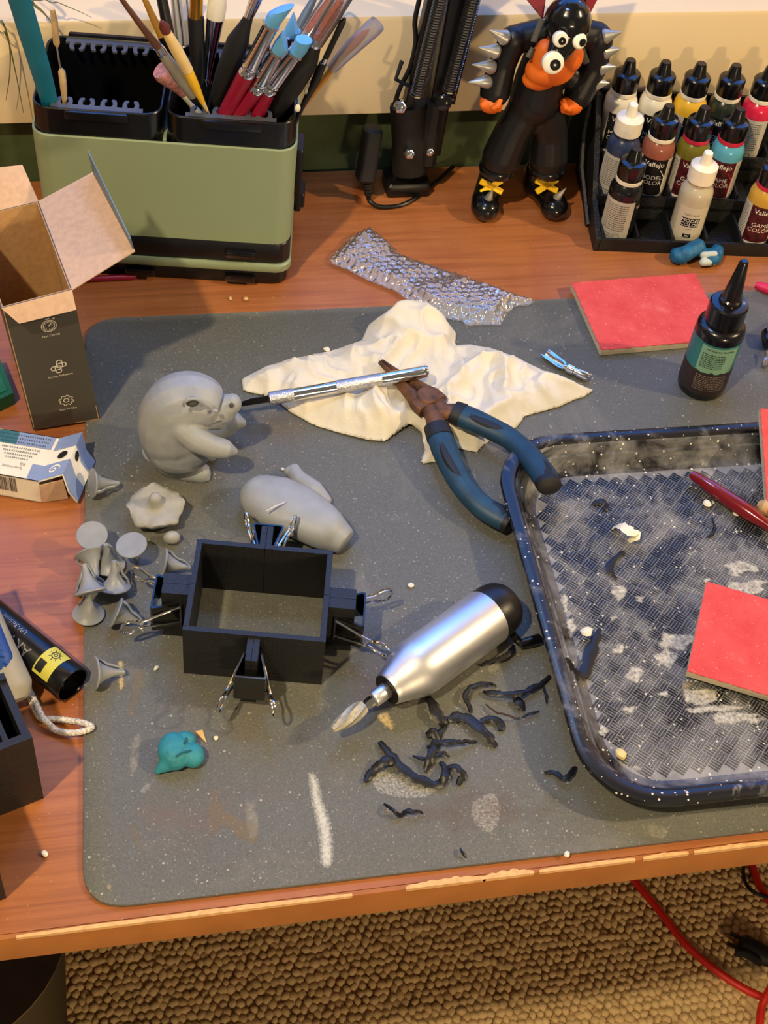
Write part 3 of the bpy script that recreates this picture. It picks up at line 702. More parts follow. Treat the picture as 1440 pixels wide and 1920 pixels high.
# ================================================================ SPIKED FIGURINE
FY = 0.853
def K(px, py, dy=0.0): return Yp(px, py, FY + dy)
fig = thing('figurine', 'black-clad toy figurine with silver arm spikes and orange hands', 'figurine', tuple(D(975, 385)))
FBK = mat('figurine_black', (15, 14, 15), 0.42); FGL = mat('figurine_gloss_black', (12, 12, 13), 0.2, coat=.4); FOR = mat('figurine_orange', (226, 112, 26), 0.5, rgb2=(208, 92, 20), vs=80); FYE = mat('figurine_yellow', (240, 190, 20), 0.5); FSI = mat('spike_silver', (176, 174, 166), 0.38, 0.75); FRD = mat('crimson_lining', (120, 14, 34), 0.5); FWH = mat('eye_white', (236, 228, 206), 0.4); FST = mat('strap_grey', (74, 72, 70), 0.4)
bl = [('c', [K(985, 205), K(960, 250, -.002), K(940, 296, -.004)], (.0135, .0138, .0150)),
      ('c', [K(1022, 205), K(1030, 250), K(1028, 298, -.003)], (.0135, .0135, .0148)),
      ('s', K(1003, 195), (.020, .014, .014)), ('c', [K(1003, 185), K(1012, 150), K(1040, 95, .002)], (.0190, .0180, .0200)),
      ('c', [K(966, 72, .002), K(1045, 62, .004), K(1120, 66, .002)], (.0095, .0130, .0095)),
      ('c', [K(962, 74), K(943, 118), K(928, 172, -.004)], (.0100, .0098, .0112)),
      ('c', [K(1124, 72), K(1114, 122), K(1084, 178, -.004)], (.0100, .0102, .0108)),
      ('s', K(1073, 150, -.002), (.006, .006, .010))]
body = blob('body', bl, FBK, fig, .0011, 5)
blob('head', [('s', K(1064, 42, -.014), (.0165, .0165, .0185)), ('c', [K(1066, 60, -.018), K(1048, 96, -.028), K(1040, 112, -.032)], (.0120, .0085, .0065))], FGL, fig, .0010, 5)
blob('muzzle', [('s', K(1032, 130, -.016), (.0185, .0100, .0125)), ('s', K(1020, 105, -.018), (.0085, .008, .013)), ('s', K(1073, 105, -.018), (.0080, .008, .0125)), ('s', K(1012, 148, -.013), (.0130, .008, .008))], FOR, fig, .0009, 14)
def disc_eye(px, py, dy, r, name, tilt):
    c = K(px, py, dy); n = Vector((tilt, -1, .35)).normalized(); m = MB(); m.M = frame(c, n); m.lathe([(r * 1.0, -.003), (r, .0006), (r * .85, .0016), (r * .4, .0022)], 22); e = m.build(name, FWH, fig, world=True)
    m = MB(); m.M = frame(c + n * .0019, n); m.M = m.M @ Matrix.Translation((r * .15, -r * .1, 0)); m.lathe([(r * .5, -.001), (r * .5, .0006), (r * .3, .0010)], 16); m.build('pupil', FGL, e, world=True)
disc_eye(1051, 74, -.034, .0052, 'eye', -.1); disc_eye(1087, 77, -.030, .0054, 'eye', .35); disc_eye(1037, 118, -.0395, .0074, 'nose', -.1)
for pts in (((925, -75), (1020, 42), (1034, -60)), ((1160, -75), (1102, 38), (1086, -60))):
    a, b, c = K(*pts[0], .008), K(*pts[1], -.008), K(*pts[2], .004); n = Vector((0, .003, 0))
    m = MB(); m.add([a + n, b + n, c + n, a + n * 2, b + n * 2, c + n * 2], [(0, 1, 2), (5, 4, 3), (0, 3, 4, 1), (1, 4, 5, 2), (2, 5, 3, 0)]); ear = m.build('collar_point', FBK, fig, smooth=False, world=True)
    k = .12; g = (a + b + c) / 3; a, b, c = [p.lerp(g, k) - n * .2 for p in (a, b, c)]; m = MB(); m.add([a, b, c, a + n, b + n, c + n], [(0, 1, 2), (5, 4, 3), (0, 3, 4, 1), (1, 4, 5, 2), (2, 5, 3, 0)]); m.build('lining', FRD, ear, smooth=False, world=True)
def cone(a, b, r, nm, m_, par):
    d = b - a; m = MB(); m.M = frame(a - d * .15, d); l = d.length * 1.15; m.lathe([(r * .9, 0), (r, l * .12), (r * .62, l * .45), (r * .30, l * .75), (r * .06, l)], 16); return m.build(nm, m_, par, world=True)
for a, b in (((945, 70), (917, 56)), ((928, 96), (897, 89)), ((920, 125), (885, 121)), ((913, 153), (877, 154)), ((1136, 68), (1166, 60)), ((1136, 97), (1163, 92)), ((1128, 127), (1155, 125)), ((1119, 156), (1143, 156))): cone(K(*a, -.006), K(*b, -.008), .0054, 'arm_spike', FSI, fig)
for sx, c in ((-1, (921, 193)), (1, (1072, 196))):
    its = [('s', K(c[0], c[1], -.008), (.0088, .0075, .0075))]
    for i in range(4): its.append(('c', [K(c[0] - 16 + 10 * i, c[1] + 4, -.012), K(c[0] - 14 + 9 * i - sx * 2, c[1] + 16 - abs(i - 1.5) * 3, -.011), K(c[0] - 10 + 7 * i, c[1] + 17 - abs(i - 1.5) * 3, -.005)], (.0024, .0022, .0019)))
    its.append(('c', [K(c[0] + sx * -16, c[1] - 6, -.013), K(c[0] - sx * 12, c[1] + 6, -.017), K(c[0] - sx * 4, c[1] + 10, -.017)], (.0024, .0022, .0018)))
    blob('hand', its, FOR, fig, .0008, 3)
for a, b in (((1000, 78), (1016, 36)), ((990, 108), (1000, 90)), ((1090, 90), (1100, 118))):
    m = MB(); m.tube([K(*a, -.021), K(*b, -.019)], .0022, 6, flat=.4, up=(0, 1, 0)); m.build('strap', FST, fig, world=True)
# shoes
for (toe, heel, lace, sp, spt) in (((910, 388), (922, 345), (921, 350), (920, 382), (919, 362)), ((1038, 386), (1005, 352), (1025, 348), (1046, 376), (1057, 357))):
    a, b = D(*toe, .0095), D(*heel, .011)
    sh = blob('shoe', [('s', a, (.0112, .0125, .0095)), ('c', [a + Vector((0, .004, .001)), b + Vector((0, .004, .003))], (.0105, .0100)), ('c', [b + Vector((0, .004, 0)), b + Vector((0, .004, .014))], (.0098, .0102))], FGL, fig, .0010, 4)
    for v in sh.data.vertices:
        q = -XF[fig.name].translation.z
        if v.co.z < q + .0002: v.co.z = q + .0002
    m = MB(); c = K(lace[0] + (12 if lace[0] < 1000 else 2), 314, -.004); m.M = frame(c, (0, 0, 1)); m.lathe([(.0120, -.004), (.0134, -.003), (.0140, -.001), (.0140, .0015), (.0130, .003)], 26); m.build('ankle_band', FGL, fig, world=True)
    top = Yp(lace[0], lace[1], b.lerp(a, .35).y - .0085); nrm = Vector((0, -.75, .66))
    for s in (-1, 1):
        m = MB(); q = frame(top, nrm, (1, s * .8, 0)); m.M = q; m.box((0, 0, 0), (.0190, .0046, .0030), bev=.0006); m.build('yellow_lace', FYE, fig, world=True)
    base = a + Vector((0.001, -.001, .0085)); cone(base, base + Vector((.002 if toe[0] < 1000 else .005, -.001, .0095)), .0036, 'toe_spike', FSI, fig)

# ================================================================ TRAY
ty = -0.012; TC = Vector((0.4285, 0.4600, ZM)); TW, TD = 0.40, 0.267
tray = thing('hobby_tray', 'shallow black plastic tray covered in sanding dust', 'tray', tuple(TC), ty)
def tring(k, z, n=10): return [(x, y, z) for x, y in rrect(TW - 2 * k, TD - 2 * k, .044 - k * .6, n)]
mb = MB(); mb.loft([tring(.011, 0), tring(.009, .002), tring(.0035, .0165), tring(.0030, .0170)], cap=False); mb.build('outer_wall', TRAYR, tray)
mb = MB(); mb.loft([tring(.0035, .0165), tring(.0005, .0170), tring(0, .0185), tring(.0008, .0203), tring(.0030, .0212), tring(.0060, .0212), tring(.0080, .0205), tring(.0090, .0190)], cap=False); mb.build('rim', TRAYR, tray)
mb = MB(); mb.loft([tring(.0090, .0190), tring(.0105, .0180), tring(.0125, .0130), tring(.0140, .0125), tring(.0170, .0060), tring(.0190, .0042), tring(.0230, .0034)], cap=False); mb.build('inner_wall', tray_mat('dusty_tray_wall', 0.42, 0.78), tray)
mb = MB(); fl = tring(.0228, .0034); mb.add([(0, 0, .0034)] + fl, [(0, i + 1, (i + 1) % len(fl) + 1) for i in range(len(fl))]); mb.add([(x, y, .0012) for x, y, z in fl], [tuple(range(len(fl) - 1, -1, -1))]); mb.build('tray_floor', TRAYF, tray)
mb = MB(); vs = []; fs = []; bk = .0070; rr = random.Random(3)
inn = [(x, y) for x, y, z in tring(.026, 0)]
for i in range(-34, 35):
    for j in range(-34, 35):
        u, v = (i + .5) * bk, (j + .5) * bk; c45 = math.sqrt(.5); x, y = (u - v) * c45, (u + v) * c45
        if abs(x) > TW / 2 or abs(y) > TD / 2 or not pip((x, y), inn): continue
        for k in range(4):
            t = (k - 1.5) * bk / 4; du, dv = (1, 0) if (i + j) % 2 else (0, 1)
            cu, cv = u + dv * t, v + du * t; L2 = bk * .46; w2 = bk * .088; o = len(vs)
            for (a, b, z) in ((-L2, -w2, 0), (L2, -w2, 0), (L2, w2, 0), (-L2, w2, 0), (-L2 * .93, -w2 * .62, 1), (L2 * .93, -w2 * .62, 1), (L2 * .93, w2 * .62, 1), (-L2 * .93, w2 * .62, 1)):
                uu, vv = cu + du * a + dv * b, cv + dv * a + du * b
                vs.append(((uu - vv) * c45, (uu + vv) * c45, .0034 + z * .00045))
            fs += [(o + 4, o + 5, o + 6, o + 7), (o, o + 1, o + 5, o + 4), (o + 1, o + 2, o + 6, o + 5), (o + 2, o + 3, o + 7, o + 6), (o + 3, o, o + 4, o + 7)]
mb.add(vs, fs); rdg = mb.build('tread_ridges', RIDGE, tray, smooth=False); rdg['kind'] = 'stuff'
zt = ZM + .0034 + .0006; DC = [0]
def dust(px, py, rx, ry_, m=P_DUST, soft=.0025):
    DC[0] += 1; q = random.Random(px * 3 + py); pts = [(px + rx * math.cos(a) * q.uniform(.6, 1.2), py + ry_ * math.sin(a) * q.uniform(.6, 1.2)) for a in [i * 2 * PI / 11 for i in range(11)]]
    return smear(pts, m, name='dust_patch', parent=tray, z=zt + DC[0] * .00002, soft=soft)
P_D2 = patch_mat('pale_sanding_dust', (214, 210, 196), 420, 0.26, 0.66, 0.9); P_D3 = patch_mat('blue_grey_dust', (150, 152, 160), 240, 0.28, 0.9, 0.5)
for a in ((1160, 1108, 24, 20), (1201, 1123, 14, 12), (1190, 1262, 26, 24), (1262, 1200, 40, 26), (1250, 1235, 30, 26), (1182, 1330, 18, 16), (1385, 1065, 40, 18), (1400, 1100, 50, 18), (1310, 1305, 46, 22), (1160, 1218, 22, 14), (1060, 1130, 14, 24), (1072, 1175, 14, 30), (1130, 1370, 16, 14), (1340, 1330, 60, 16), (1380, 1345, 70, 16), (1420, 1350, 30, 14), (1325, 1090, 14, 10), (1245, 1300, 20, 12), (1190, 1440, 16, 10), (1150, 1160, 12, 10)): dust(*a, m=P_D2)
for a in ((1200, 960, 120, 40), (1350, 980, 70, 50), (1150, 1050, 60, 50), (1250, 1400, 90, 50), (1390, 1440, 60, 40), (1120, 1010, 60, 30)): dust(*a, m=P_D3, soft=.015)
P_TAN = patch_mat('tan_dust', (196, 172, 118), 260, 0.30, 0.95, 0.6)
dust(1250, 893, 200, 14, P_TAN, .009); dust(1036, 930, 8, 40, P_TAN, .003); dust(1290, 1285, 22, 24, P_TAN, .004)

# ---- sanding pads
FOAM = mat('grey_foam_edge', (186, 174, 152), 0.9, var=.10, vs=400, bump=.4, bs=900)
def pad(p0, px_, py_, w, d, label, th=.0055):
    """p0 corner on top, px_ / py_ unit edge directions"""
    nz = px_.cross(py_).normalized(); q = Matrix(((px_.x, py_.x, nz.x, p0.x), (px_.y, py_.y, nz.y, p0.y), (px_.z, py_.z, nz.z, p0.z), (0, 0, 0, 1)))
    t = thing('sanding_pad', label, 'sanding pad', group='red sanding pads', M=q)
    mb = MB(); mb.prism([(0, 0), (w, 0), (w, d), (0, d)], -th, -.0006); mb.build('foam_core', FOAM, t, smooth=False)
    mb = MB(); n = 24; pl = []
    for i in range(n): pl.append((w * i / n, .0002 * math.sin(i * 2.3)))
    for i in range(n): pl.append((w + .0002 * math.sin(i * 1.9), d * i / n))
    for i in range(n): pl.append((w - w * i / n, d + .0002 * math.sin(i * 2.7)))
    for i in range(n): pl.append((.0002 * math.sin(i * 2.1), d - d * i / n))
    mb.prism(pl, -.0008, 0); mb.build('abrasive_face', PAD, t, smooth=False)
    return t
A, B, C = D(1115, 655, .0085), D(1072, 530, .0085), D(1302, 512, .0085)
ux = (C - B).normalized(); uy = Vector((-ux.y, ux.x, 0)); pad(B - uy * .0705, ux, uy, .0955, .0705, 'red sanding pad lying flat on the mat behind the resin bottle')
A, B = D(1325, 1090, .0185), D(1289, 1258, .0155); uy = (A - B).normalized(); ux = Vector((uy.y, -uy.x, 0)).normalized(); pad(B, ux, uy, .0955, (A - B).length, 'red sanding pad lying in the dusty tray')
B = D(1440, 962, .0145); A = D(1430, 820, .034); uy = (A - B).normalized(); ux = Vector((uy.y, -uy.x, 0)).normalized(); pad(B, ux, uy, .0955, .0705, 'red sanding pad leaning on the tray rim at the right picture edge')
# ---- things in the tray
BURG = mat('burgundy_lacquer', (112, 14, 26), 0.16, coat=.6); PINKT = mat('pink_stick', (214, 30, 86), 0.5)
def rod(name, label, cat, pts, rad, m, flat=1.0): mb = MB(); mb.tube(pts, rad, 14, flat=flat); return tag(mb.build(name, m), label, cat)
a, b = D(1295, 888, .0125), D(1450, 992, .0125); rod('paint_brush', 'shiny burgundy brush handle lying across the tray', 'brush', [a.lerp(b, t) for t in (0, .01, .04, .3, .6, .75, .9, 1.0)], [.0012, .0026, .0033, .0046, .0052, .0050, .0036, .0030], BURG)
a, b = D(1420, 944, .0125), D(1462, 962, .0125); rod('wooden_stick', 'bare tan stick end poking from under the right-hand pad', 'stick', [a, a.lerp(b, .25), b], [.0015, .0050, .0056], mat('bare_wood', (196, 160, 112), .7))
SHEETW = mat('cream_plastic_scrap', (232, 224, 196), 0.35)
def ribbon(name, label, cat, pts, wd, m, th=.0006, group=None, up=(0, 0, 1), world=True, n=6):
    p = [q_ + Vector((noise.noise(q_ * 260), noise.noise(q_ * 260 + Vector((9, 0, 0))), 0)) * .0012 for q_ in spline(pts, n)]; k = len(p); ws = [wd * (0.35 + .65 * math.sin(PI * min(1, max(0, (i + .6) / k))) ** .5) * (1 + .55 * noise.noise(p[i] * 420)) for i in range(k)]
    mb = MB(); mb.tube(p, ws, 6, flat=[th / max(x, 1e-5) for x in ws], up=up); return tag(mb.build(name, m), label, cat, group)
ribbon('plastic_offcut', 'curled cream plastic offcut in the upper tray', 'offcut', [D(1150, 990, .0075), D(1165, 985, .0140), D(1180, 995, .0150), D(1192, 1003, .0140), D(1180, 1016, .0080)], .0034, SHEETW, group=None)
crumb(1164, 1415, .0042, mat('yellow_chip', (232, 208, 140), .6), 'pale yellow chip in the lower left of the tray', 'resin_chip', 'chip', zz=zt)
crumb(1380, 963, .0028, CR_W, 'round cream crumb beside the burgundy handle', zz=zt); crumb(1100, 1185, .0036, CR_W, 'white flake on the black strip inside the tray', zz=zt + .004)
crumb(1325, 945, .0035, CR_W, 'white flake between dust and burgundy handle', zz=zt)
SCR = mat('black_plastic_shaving', (20, 20, 23), 0.4, bump=.4, bs=500)
ribbon('plastic_strip', 'dark strip leaning on the inside of the tray left wall', 'strip', [D(1062, 1238, .0215), D(1080, 1262, .012), D(1095, 1262, .0090), D(1108, 1220, .0085), D(1125, 1180, .0085)], .0034, SCR)
ribbon('plastic_shaving', 'black shaving near the top left of the tray', 'shaving', [D(1112, 945, .0072), D(1125, 938, .0085), D(1136, 942, .0085), D(1135, 958, .0072)], .0018, SCR, group='black plastic shavings')
ribbon('plastic_shaving', 'thin black shaving below the burgundy handle in the tray', 'shaving', [D(1336, 970, .0072), D(1341, 985, .0080), D(1336, 1000, .0080), D(1328, 1008, .0072)], .0009, SCR, group='black plastic shavings')
ribbon('plastic_shaving', 'forked black shaving in the middle left of the tray', 'shaving', [D(1170, 1035, .0072), D(1150, 1050, .0080), D(1142, 1068, .0080), D(1155, 1085, .0072)], .0020, SCR, group='black plastic shavings')

# ================================================================ RESIN BOTTLE AND SMALL THINGS AT THE RIGHT
rb = G(1313, 722); res = thing('resin_bottle', 'black UV resin bottle with pointed nozzle cap and teal label', 'bottle', tuple(rb)); RR = .0163
RBK = mat('resin_bottle_black', (13, 12, 16), 0.25, coat=.3); mb = MB(); mb.lathe([(RR * .88, 0), (RR * .98, .0012), (RR, .003), (RR, .054), (RR * .97, .0565), (RR * .86, .0585), (RR * .72, .0592), (RR * .70, .063)], 36); mb.build('bottle_body', RBK, res)
mb = MB(); n = 60; prof = [(.0122, .0605), (.0126, .0612), (.0126, .0745), (.0118, .0757), (.0075, .0765)]
mb.loft([[(r * (1 + (.015 if j % 2 and 0 < k < 3 else 0)) * math.cos(2 * PI * j / n), r * (1 + (.015 if j % 2 and 0 < k < 3 else 0)) * math.sin(2 * PI * j / n), z) for j in range(n)] for k, (r, z) in enumerate(prof)]); mb.build('screw_cap', RBK, res)
mb = MB(); mb.lathe([(.0078, .0760), (.0074, .0790), (.0064, .0800), (.0029, .1090), (.0020, .1102)], 24); mb.build('nozzle', RBK, res)
a0 = math.radians(-112)
TEAL = mat('label_teal', (46, 108, 112), 0.45, var=.1, vs=100); LTE = mat('label_pale_green', (120, 160, 138), .5, var=.05); LBR = mat('label_dark_brown', (46, 34, 34), .5, var=.2, vs=100)
def wavy(u0, u1, v0, v1, seed, n=40):
    vs = []; fs = []
    for i in range(n + 1): u = u0 + (u1 - u0) * i / n; vs += [(u, v0), (u, v1 + .0030 * noise.noise((u * 300, seed, 0)))]
    for i in range(n): fs.append((2 * i, 2 * i + 2, 2 * i + 3, 2 * i + 1))
    return vs, fs
printed([arc_rect(-.030, .030, .006, .050, 40)], cyl_map(RR, a0, .0001), 'label', TEAL, res)
printed([arc_rect(-.010, .016, .026, .0485, 24)], cyl_map(RR, a0, .0002), 'text_panel', LTE, res)
printed([wavy(-.030, .030, .006, .0260, 1)], cyl_map(RR, a0, .0003), 'label_lower', LBR, res)
c3 = cyl_map(RR, a0, .00042); printed([shift(text2d('UV Resin For Modelling', .0019, bold=.01), .003, .0455)] + fine(-.008, .008, .0300, .0430, 8, 77), c3, 'fine_print', mat('label_ink', (34, 52, 48), .6), res)
printed(fine(-.008, .014, .0100, .0240, 9, 78), c3, 'fine_print', mat('label_ink_light', (128, 112, 104), .6), res)
# gouge bit
gb = thing('gouge_bit', 'small steel gouge bit lying right of the paper towel', 'tool bit', tuple(G(1062, 690)))
a, b = G(1022, 660, .004), G(1060, 688, .004); d = (b - a); side = Vector((d.y, -d.x, 0)).normalized(); mb = MB(); rings = []
for t, r in ((0, .0040), (.15, .0044), (.8, .0040), (1.0, .0026)):
    p = a + d * t; rings.append([p + side * (r * math.cos(x)) + Vector((0, 0, r * math.sin(x) * .9)) for x in [PI + PI * k / 8 for k in range(9)]] + [p + side * (r * .8 * math.cos(x)) + Vector((0, 0, r * .8 * math.sin(x) * .9)) for x in [2 * PI - PI * k / 8 for k in range(9)]])
mb.loft(rings); mb.build('gouge_scoop', CHROME, gb, world=True)
a, b = G(1058, 687, .0036), G(1104, 708, .0036); mb = MB(); mb.tube([a.lerp(b, t) for t in (0, .12, .14, .4, .42, .55, .57, .9, 1)], [.0022, .0028, .0036, .0036, .0028, .0028, .0034, .0034, .0026], 14); mb.build('shank', CHROME, gb, world=True)
# pieces cut by the right picture edge
oc = thing('dropper_nozzle', 'small black cap with clear tip at the right edge of the mat', 'cap', tuple(G(1440, 650)))
mb = MB(); mb.M = frame(G(1446, 640, .006), (-.2, -1, -.1)); mb.lathe([(.004, -.010), (.0062, -.008), (.0064, .002), (.0052, .004), (.0030, .005)], 20); mb.build('cap_shell', BLACKG, oc, world=True)
mb = MB(); mb.tube([G(1440, 660, .005), G(1437, 676, .0035), G(1430, 688, .0030)], [.0024, .0020, .0012], 10); mb.build('clear_tip', CLEAR, oc, world=True)
rod('pink_tool', 'bright pink tool handle poking in beside the resin bottle nozzle', 'tool', [D(1416, 534, .005), D(1425, 537, .005), D(1460, 549, .005)], [.0022, .0034, .0044], PINKT)
# blue putty by the rack
PUT = mat('blue_putty', (24, 104, 146), 0.55, rgb2=(12, 78, 122), vs=180, bump=.4, bs=350); PUW = mat('pale_putty', (186, 196, 192), .6, var=.1)
pt = thing('putty_lump', 'bright blue putty lumps on bare wood in front of the paint rack', 'putty', tuple(D(1305, 488)))
blob('putty_body', [('s', D(1274, 480, .006), (.0078, .0072, .0062)), ('c', [D(1285, 476, .009), D(1308, 463, .010)], (.0058, .0064)), ('s', D(1333, 482, .006), (.0085, .0078, .0058)), ('s', D(1345, 472, .007), (.0050, .0065, .0055))], PUT, pt, .0008, 3, disp=.0007, dscale=220)
blob('white_streak', [('c', [D(1318, 478, .0095), D(1340, 476, .0108)], (.0024, .0024)), ('c', [D(1318, 492, .0056), D(1338, 489, .0056)], (.0030, .0036))], PUW, pt, .0006, 2)
def lerpl(n, ks): return [ks[int(min(len(ks) - 1.001, i / (n - 1) * (len(ks) - 1)))] + (ks[int(min(len(ks) - 1.001, i / (n - 1) * (len(ks) - 1))) + 1] - ks[int(min(len(ks) - 1.001, i / (n - 1) * (len(ks) - 1)))]) * ((i / (n - 1) * (len(ks) - 1)) % 1 if i < n - 1 else 1) for i in range(n)]

# ================================================================ PAPER TOWEL, KNIFE, PLIERS
tw_px = [(453, 712), (500, 688), (560, 672), (620, 660), (678, 640), (690, 612), (715, 595), (755, 588), (800, 592), (838, 605), (855, 628), (853, 650), (880, 648), (920, 655), (960, 670), (1000, 688), (1050, 710), (1112, 733), (1098, 745), (1075, 752), (1050, 764), (1010, 775), (985, 782), (968, 804), (930, 815), (895, 850), (868, 845), (842, 838), (828, 865), (805, 870), (788, 872), (796, 845), (790, 815), (768, 800), (748, 812), (722, 830), (690, 828), (640, 815), (590, 800), (545, 775), (520, 755), (490, 742), (456, 735)]
def towel_z(x, y, d):
    v = Vector((x * 26, y * 26, 0)); a = noise.noise(v); r1 = (1 - abs(noise.noise(Vector((x * 34 + 3, y * 30, 1.7))))) ** 3; r2 = (1 - abs(noise.noise(Vector((x * 70, y * 64, 4.2))))) ** 3; r3 = noise.noise(Vector((x * 150, y * 150, 9)))
    lift = min(1, d / .012)
    h = .0010 + lift * (.0018 + .0020 * a + .0085 * r1 + .0042 * r2) + .0008 * r3 * lift
    for (cx, cy, s, k) in TB: h += k * math.exp(-((x - cx) ** 2 + (y - cy) ** 2) / (s * s)) * min(1, .25 + d / .008)
    return ZM + max(.0004, h)
TB = []
for px, py, s, k in ((770, 615, .020, .014), (700, 790, .016, .008), (775, 800, .010, .008), (812, 850, .007, .008), (600, 730, .020, .002), (930, 700, .022, .004), (640, 770, .012, .006)):
    q = G(px, py); TB.append((q.x, q.y, s, k))
ol = [tuple(G(x, y))[:2] for x, y in tw_px]; vs, fs, ed = sheet(ol, .0013, towel_z); mb = MB(); mb.add(vs, fs)
tow = tag(mb.build('paper_towel', TOWEL, ang=180), 'crumpled torn cream paper towel under the knife and pliers', 'paper towel')
so = tow.modifiers.new('thickness', 'SOLIDIFY'); so.thickness = .0003
# hobby knife
ka, kb = G(503, 748, .0150), G(802, 696, .0240); kd = (kb - ka); kn = thing('craft_knife', 'slim knurled aluminium craft knife lying over the towel', 'knife', M=frame(ka, kd, (0, 0, 1)))
KL = kd.length; KR = .0042
def kpart(nm, m, prof, n=26): b = MB(); b.lathe([(r * KR, z * KL) for r, z in prof], n); return b.build(nm, m, kn)
kpart('chuck', KNURL, [(.72, 0), (1.0, .006), (1.05, .02), (1.05, .150), (1.0, .155)]); kpart('plain_barrel', CHROME, [(.97, .155), (.97, .420)]); kpart('knurled_grip', KNURL, [(1.02, .420), (1.03, .425), (1.03, .700), (1.02, .705)]); kpart('end_barrel', CHROME, [(.97, .705), (.97, .965), (1.0, .968), (1.0, .992), (.86, 1.0)])
BLD = mat('dark_blade_steel', (64, 62, 58), 0.3, 0.9)
mb = MB(); mb.add([(-.003, -.0003, .002), (-.003, .0003, .002), (.0030, -.0003, .002), (.0030, .0003, .002), (.0030, -.0002, -.012), (.0030, .0002, -.012), (-.0028, -.0003, -.006), (-.0028, .0003, -.006), (.0002, -.0001, -.0225), (.0002, .0001, -.0225), (-.0022, -.0002, -.0215), (-.0022, .0002, -.0215)], [(0, 2, 4, 8, 10, 6), (7, 11, 9, 5, 3, 1), (0, 6, 7, 1), (6, 10, 11, 7), (10, 8, 9, 11), (8, 4, 5, 9), (4, 2, 3, 5), (2, 0, 1, 3)]); mb.build('blade', BLD, kn, smooth=False)
# pliers
pli = thing('pliers', 'rusty long-nose pliers with blue and black rubber handles', 'pliers', tuple(G(815, 770)))
RUST = mat('rusty_steel', (124, 84, 58), 0.6, 0.45, rgb2=(74, 54, 44), vs=160, bump=.4, bs=500); PBL = mat('blue_rubber', (28, 66, 92), 0.5, rgb2=(20, 50, 74), vs=60, bump=.2, bs=300); PBK = mat('black_rubber', (24, 25, 28), 0.55, bump=.2)
def hpath(pxs, zs): return spline([D(x, y, z) for (x, y), z in zip(pxs, zs)], 8)
H1 = hpath([(850, 772), (880, 785), (920, 803), (960, 825), (995, 858), (1020, 892), (1030, 912)], [.019, .019, .019, .020, .023, .0278, .031])
H2 = hpath([(818, 800), (832, 838), (850, 880), (875, 920), (905, 950), (935, 968), (957, 980)], [.018, .017, .0155, .014, .0128, .012, .0118])
for hp in (H1, H2):
    n = len(hp); ws = lerpl(n, [.0078, .0088, .0082, .0078, .0080, .0085, .0076]); cut = int(n * .90)
    mb = MB(); mb.tube(hp[:cut + 1], ws[:cut + 1], 16, flat=.78, up=(0, 0, 1)); h = mb.build('handle_grip', PBL, pli, world=True)
    mb = MB(); e0 = hp[-1]; dd = (hp[-1] - hp[-3]).normalized(); mb.tube(hp[cut:] + [e0 + dd * .001], [w_ * 1.03 for w_ in ws[cut:]] + [ws[-1] * .8], 16, flat=.80, up=(0, 0, 1)); mb.build('grip_end', PBK, h, world=True)
    mid = []
    for i in range(int(n * .18), cut):
        t = (hp[min(i + 1, n - 1)] - hp[i - 1]).normalized(); s = t.cross(Vector((0, 0, 1))).normalized(); mid.append(hp[i] + s * .0022 * math.sin(i / n * 7) + Vector((0, 0, ws[i] * .56)))
    mb = MB(); mb.tube(mid, [.0026 + .0012 * math.sin(k * .23) for k in range(len(mid))], 8, flat=.6, up=(0, 0, 1)); mb.build('grip_inlay', PBK, h, world=True)
    mb = MB(); mb.tube(hp[:6], [w_ * 1.08 for w_ in ws[:6]], 14, flat=.80, up=(0, 0, 1)); mb.build('grip_collar', PBK, h, world=True)
tip = D(714, 678, .0175); jc = D(812, 762, .0185); jd = (jc - tip).normalized(); js = jd.cross(Vector((0, 0, 1))).normalized()
for s in (-1, 1):
    mb = MB(); pts = [tip.lerp(jc, t) + js * s * o for t, o in ((0, .0011), (.25, .0020), (.5, .0036), (.72, .0048), (.85, .0062), (1.0, .0066))]
    mb.tube(pts, [.0011, .0019, .0034, .0046, .0060, .0058], 10, flat=[1.4, 1.3, 1.15, 1.1, .9, .85], up=(0, 0, 1)); mb.build('jaw', RUST, pli, world=True)
mb = MB(); c = tip.lerp(jc, .88); mb.M = Matrix.Translation(c); mb.lathe([(.0070, -.006), (.0074, -.005), (.0074, .0052), (.0066, .0062), (.002, .0062)], 20); mb.build('pivot', RUST, pli, world=True)
mb = MB(); mb.tube([jc - js * .003, D(830, 772, .019), H1[2]], [.0062, .0066, .0070], 12, flat=.75, up=(0, 0, 1)); mb.tube([jc + js * .003, D(816, 785, .0185), H2[2]], [.0060, .0064, .0068], 12, flat=.75, up=(0, 0, 1)); mb.build('handle_tang', RUST, pli, world=True)

# ================================================================ BUBBLE WRAP
bw_px = [(690, 430), (706, 440), (725, 455), (738, 468), (745, 478), (790, 495), (850, 515), (900, 532), (950, 550), (985, 562), (1003, 568), (990, 575), (968, 576), (950, 590), (938, 612), (905, 612), (872, 614), (868, 605), (835, 600), (800, 588), (770, 570), (740, 548), (690, 528), (650, 508), (625, 498), (618, 490), (640, 465), (665, 445)]
BWC = .0056
def bw_z(x, y, d):
    j = round(y / (BWC * .87)); xo = (j % 2) * BWC / 2; i = round((x - xo) / BWC); cx, cy = i * BWC + xo, j * BWC * .87
    q = math.hypot(x - cx, y - cy) / (BWC * .46); b = math.sqrt(max(0, 1 - q * q)) * .0020 * (.4 + .8 * abs(noise.noise((i * 1.7, j * 2.3, 0))))
    a = noise.noise((x * 30, y * 30, 5)); c = (1 - abs(noise.noise((x * 45, y * 45, 8)))) ** 2
    return .0008 + min(1, d / .008) * (.0040 + .0040 * a + .0030 * c) + b + .0007 * noise.noise((x * 300, y * 300, 0))
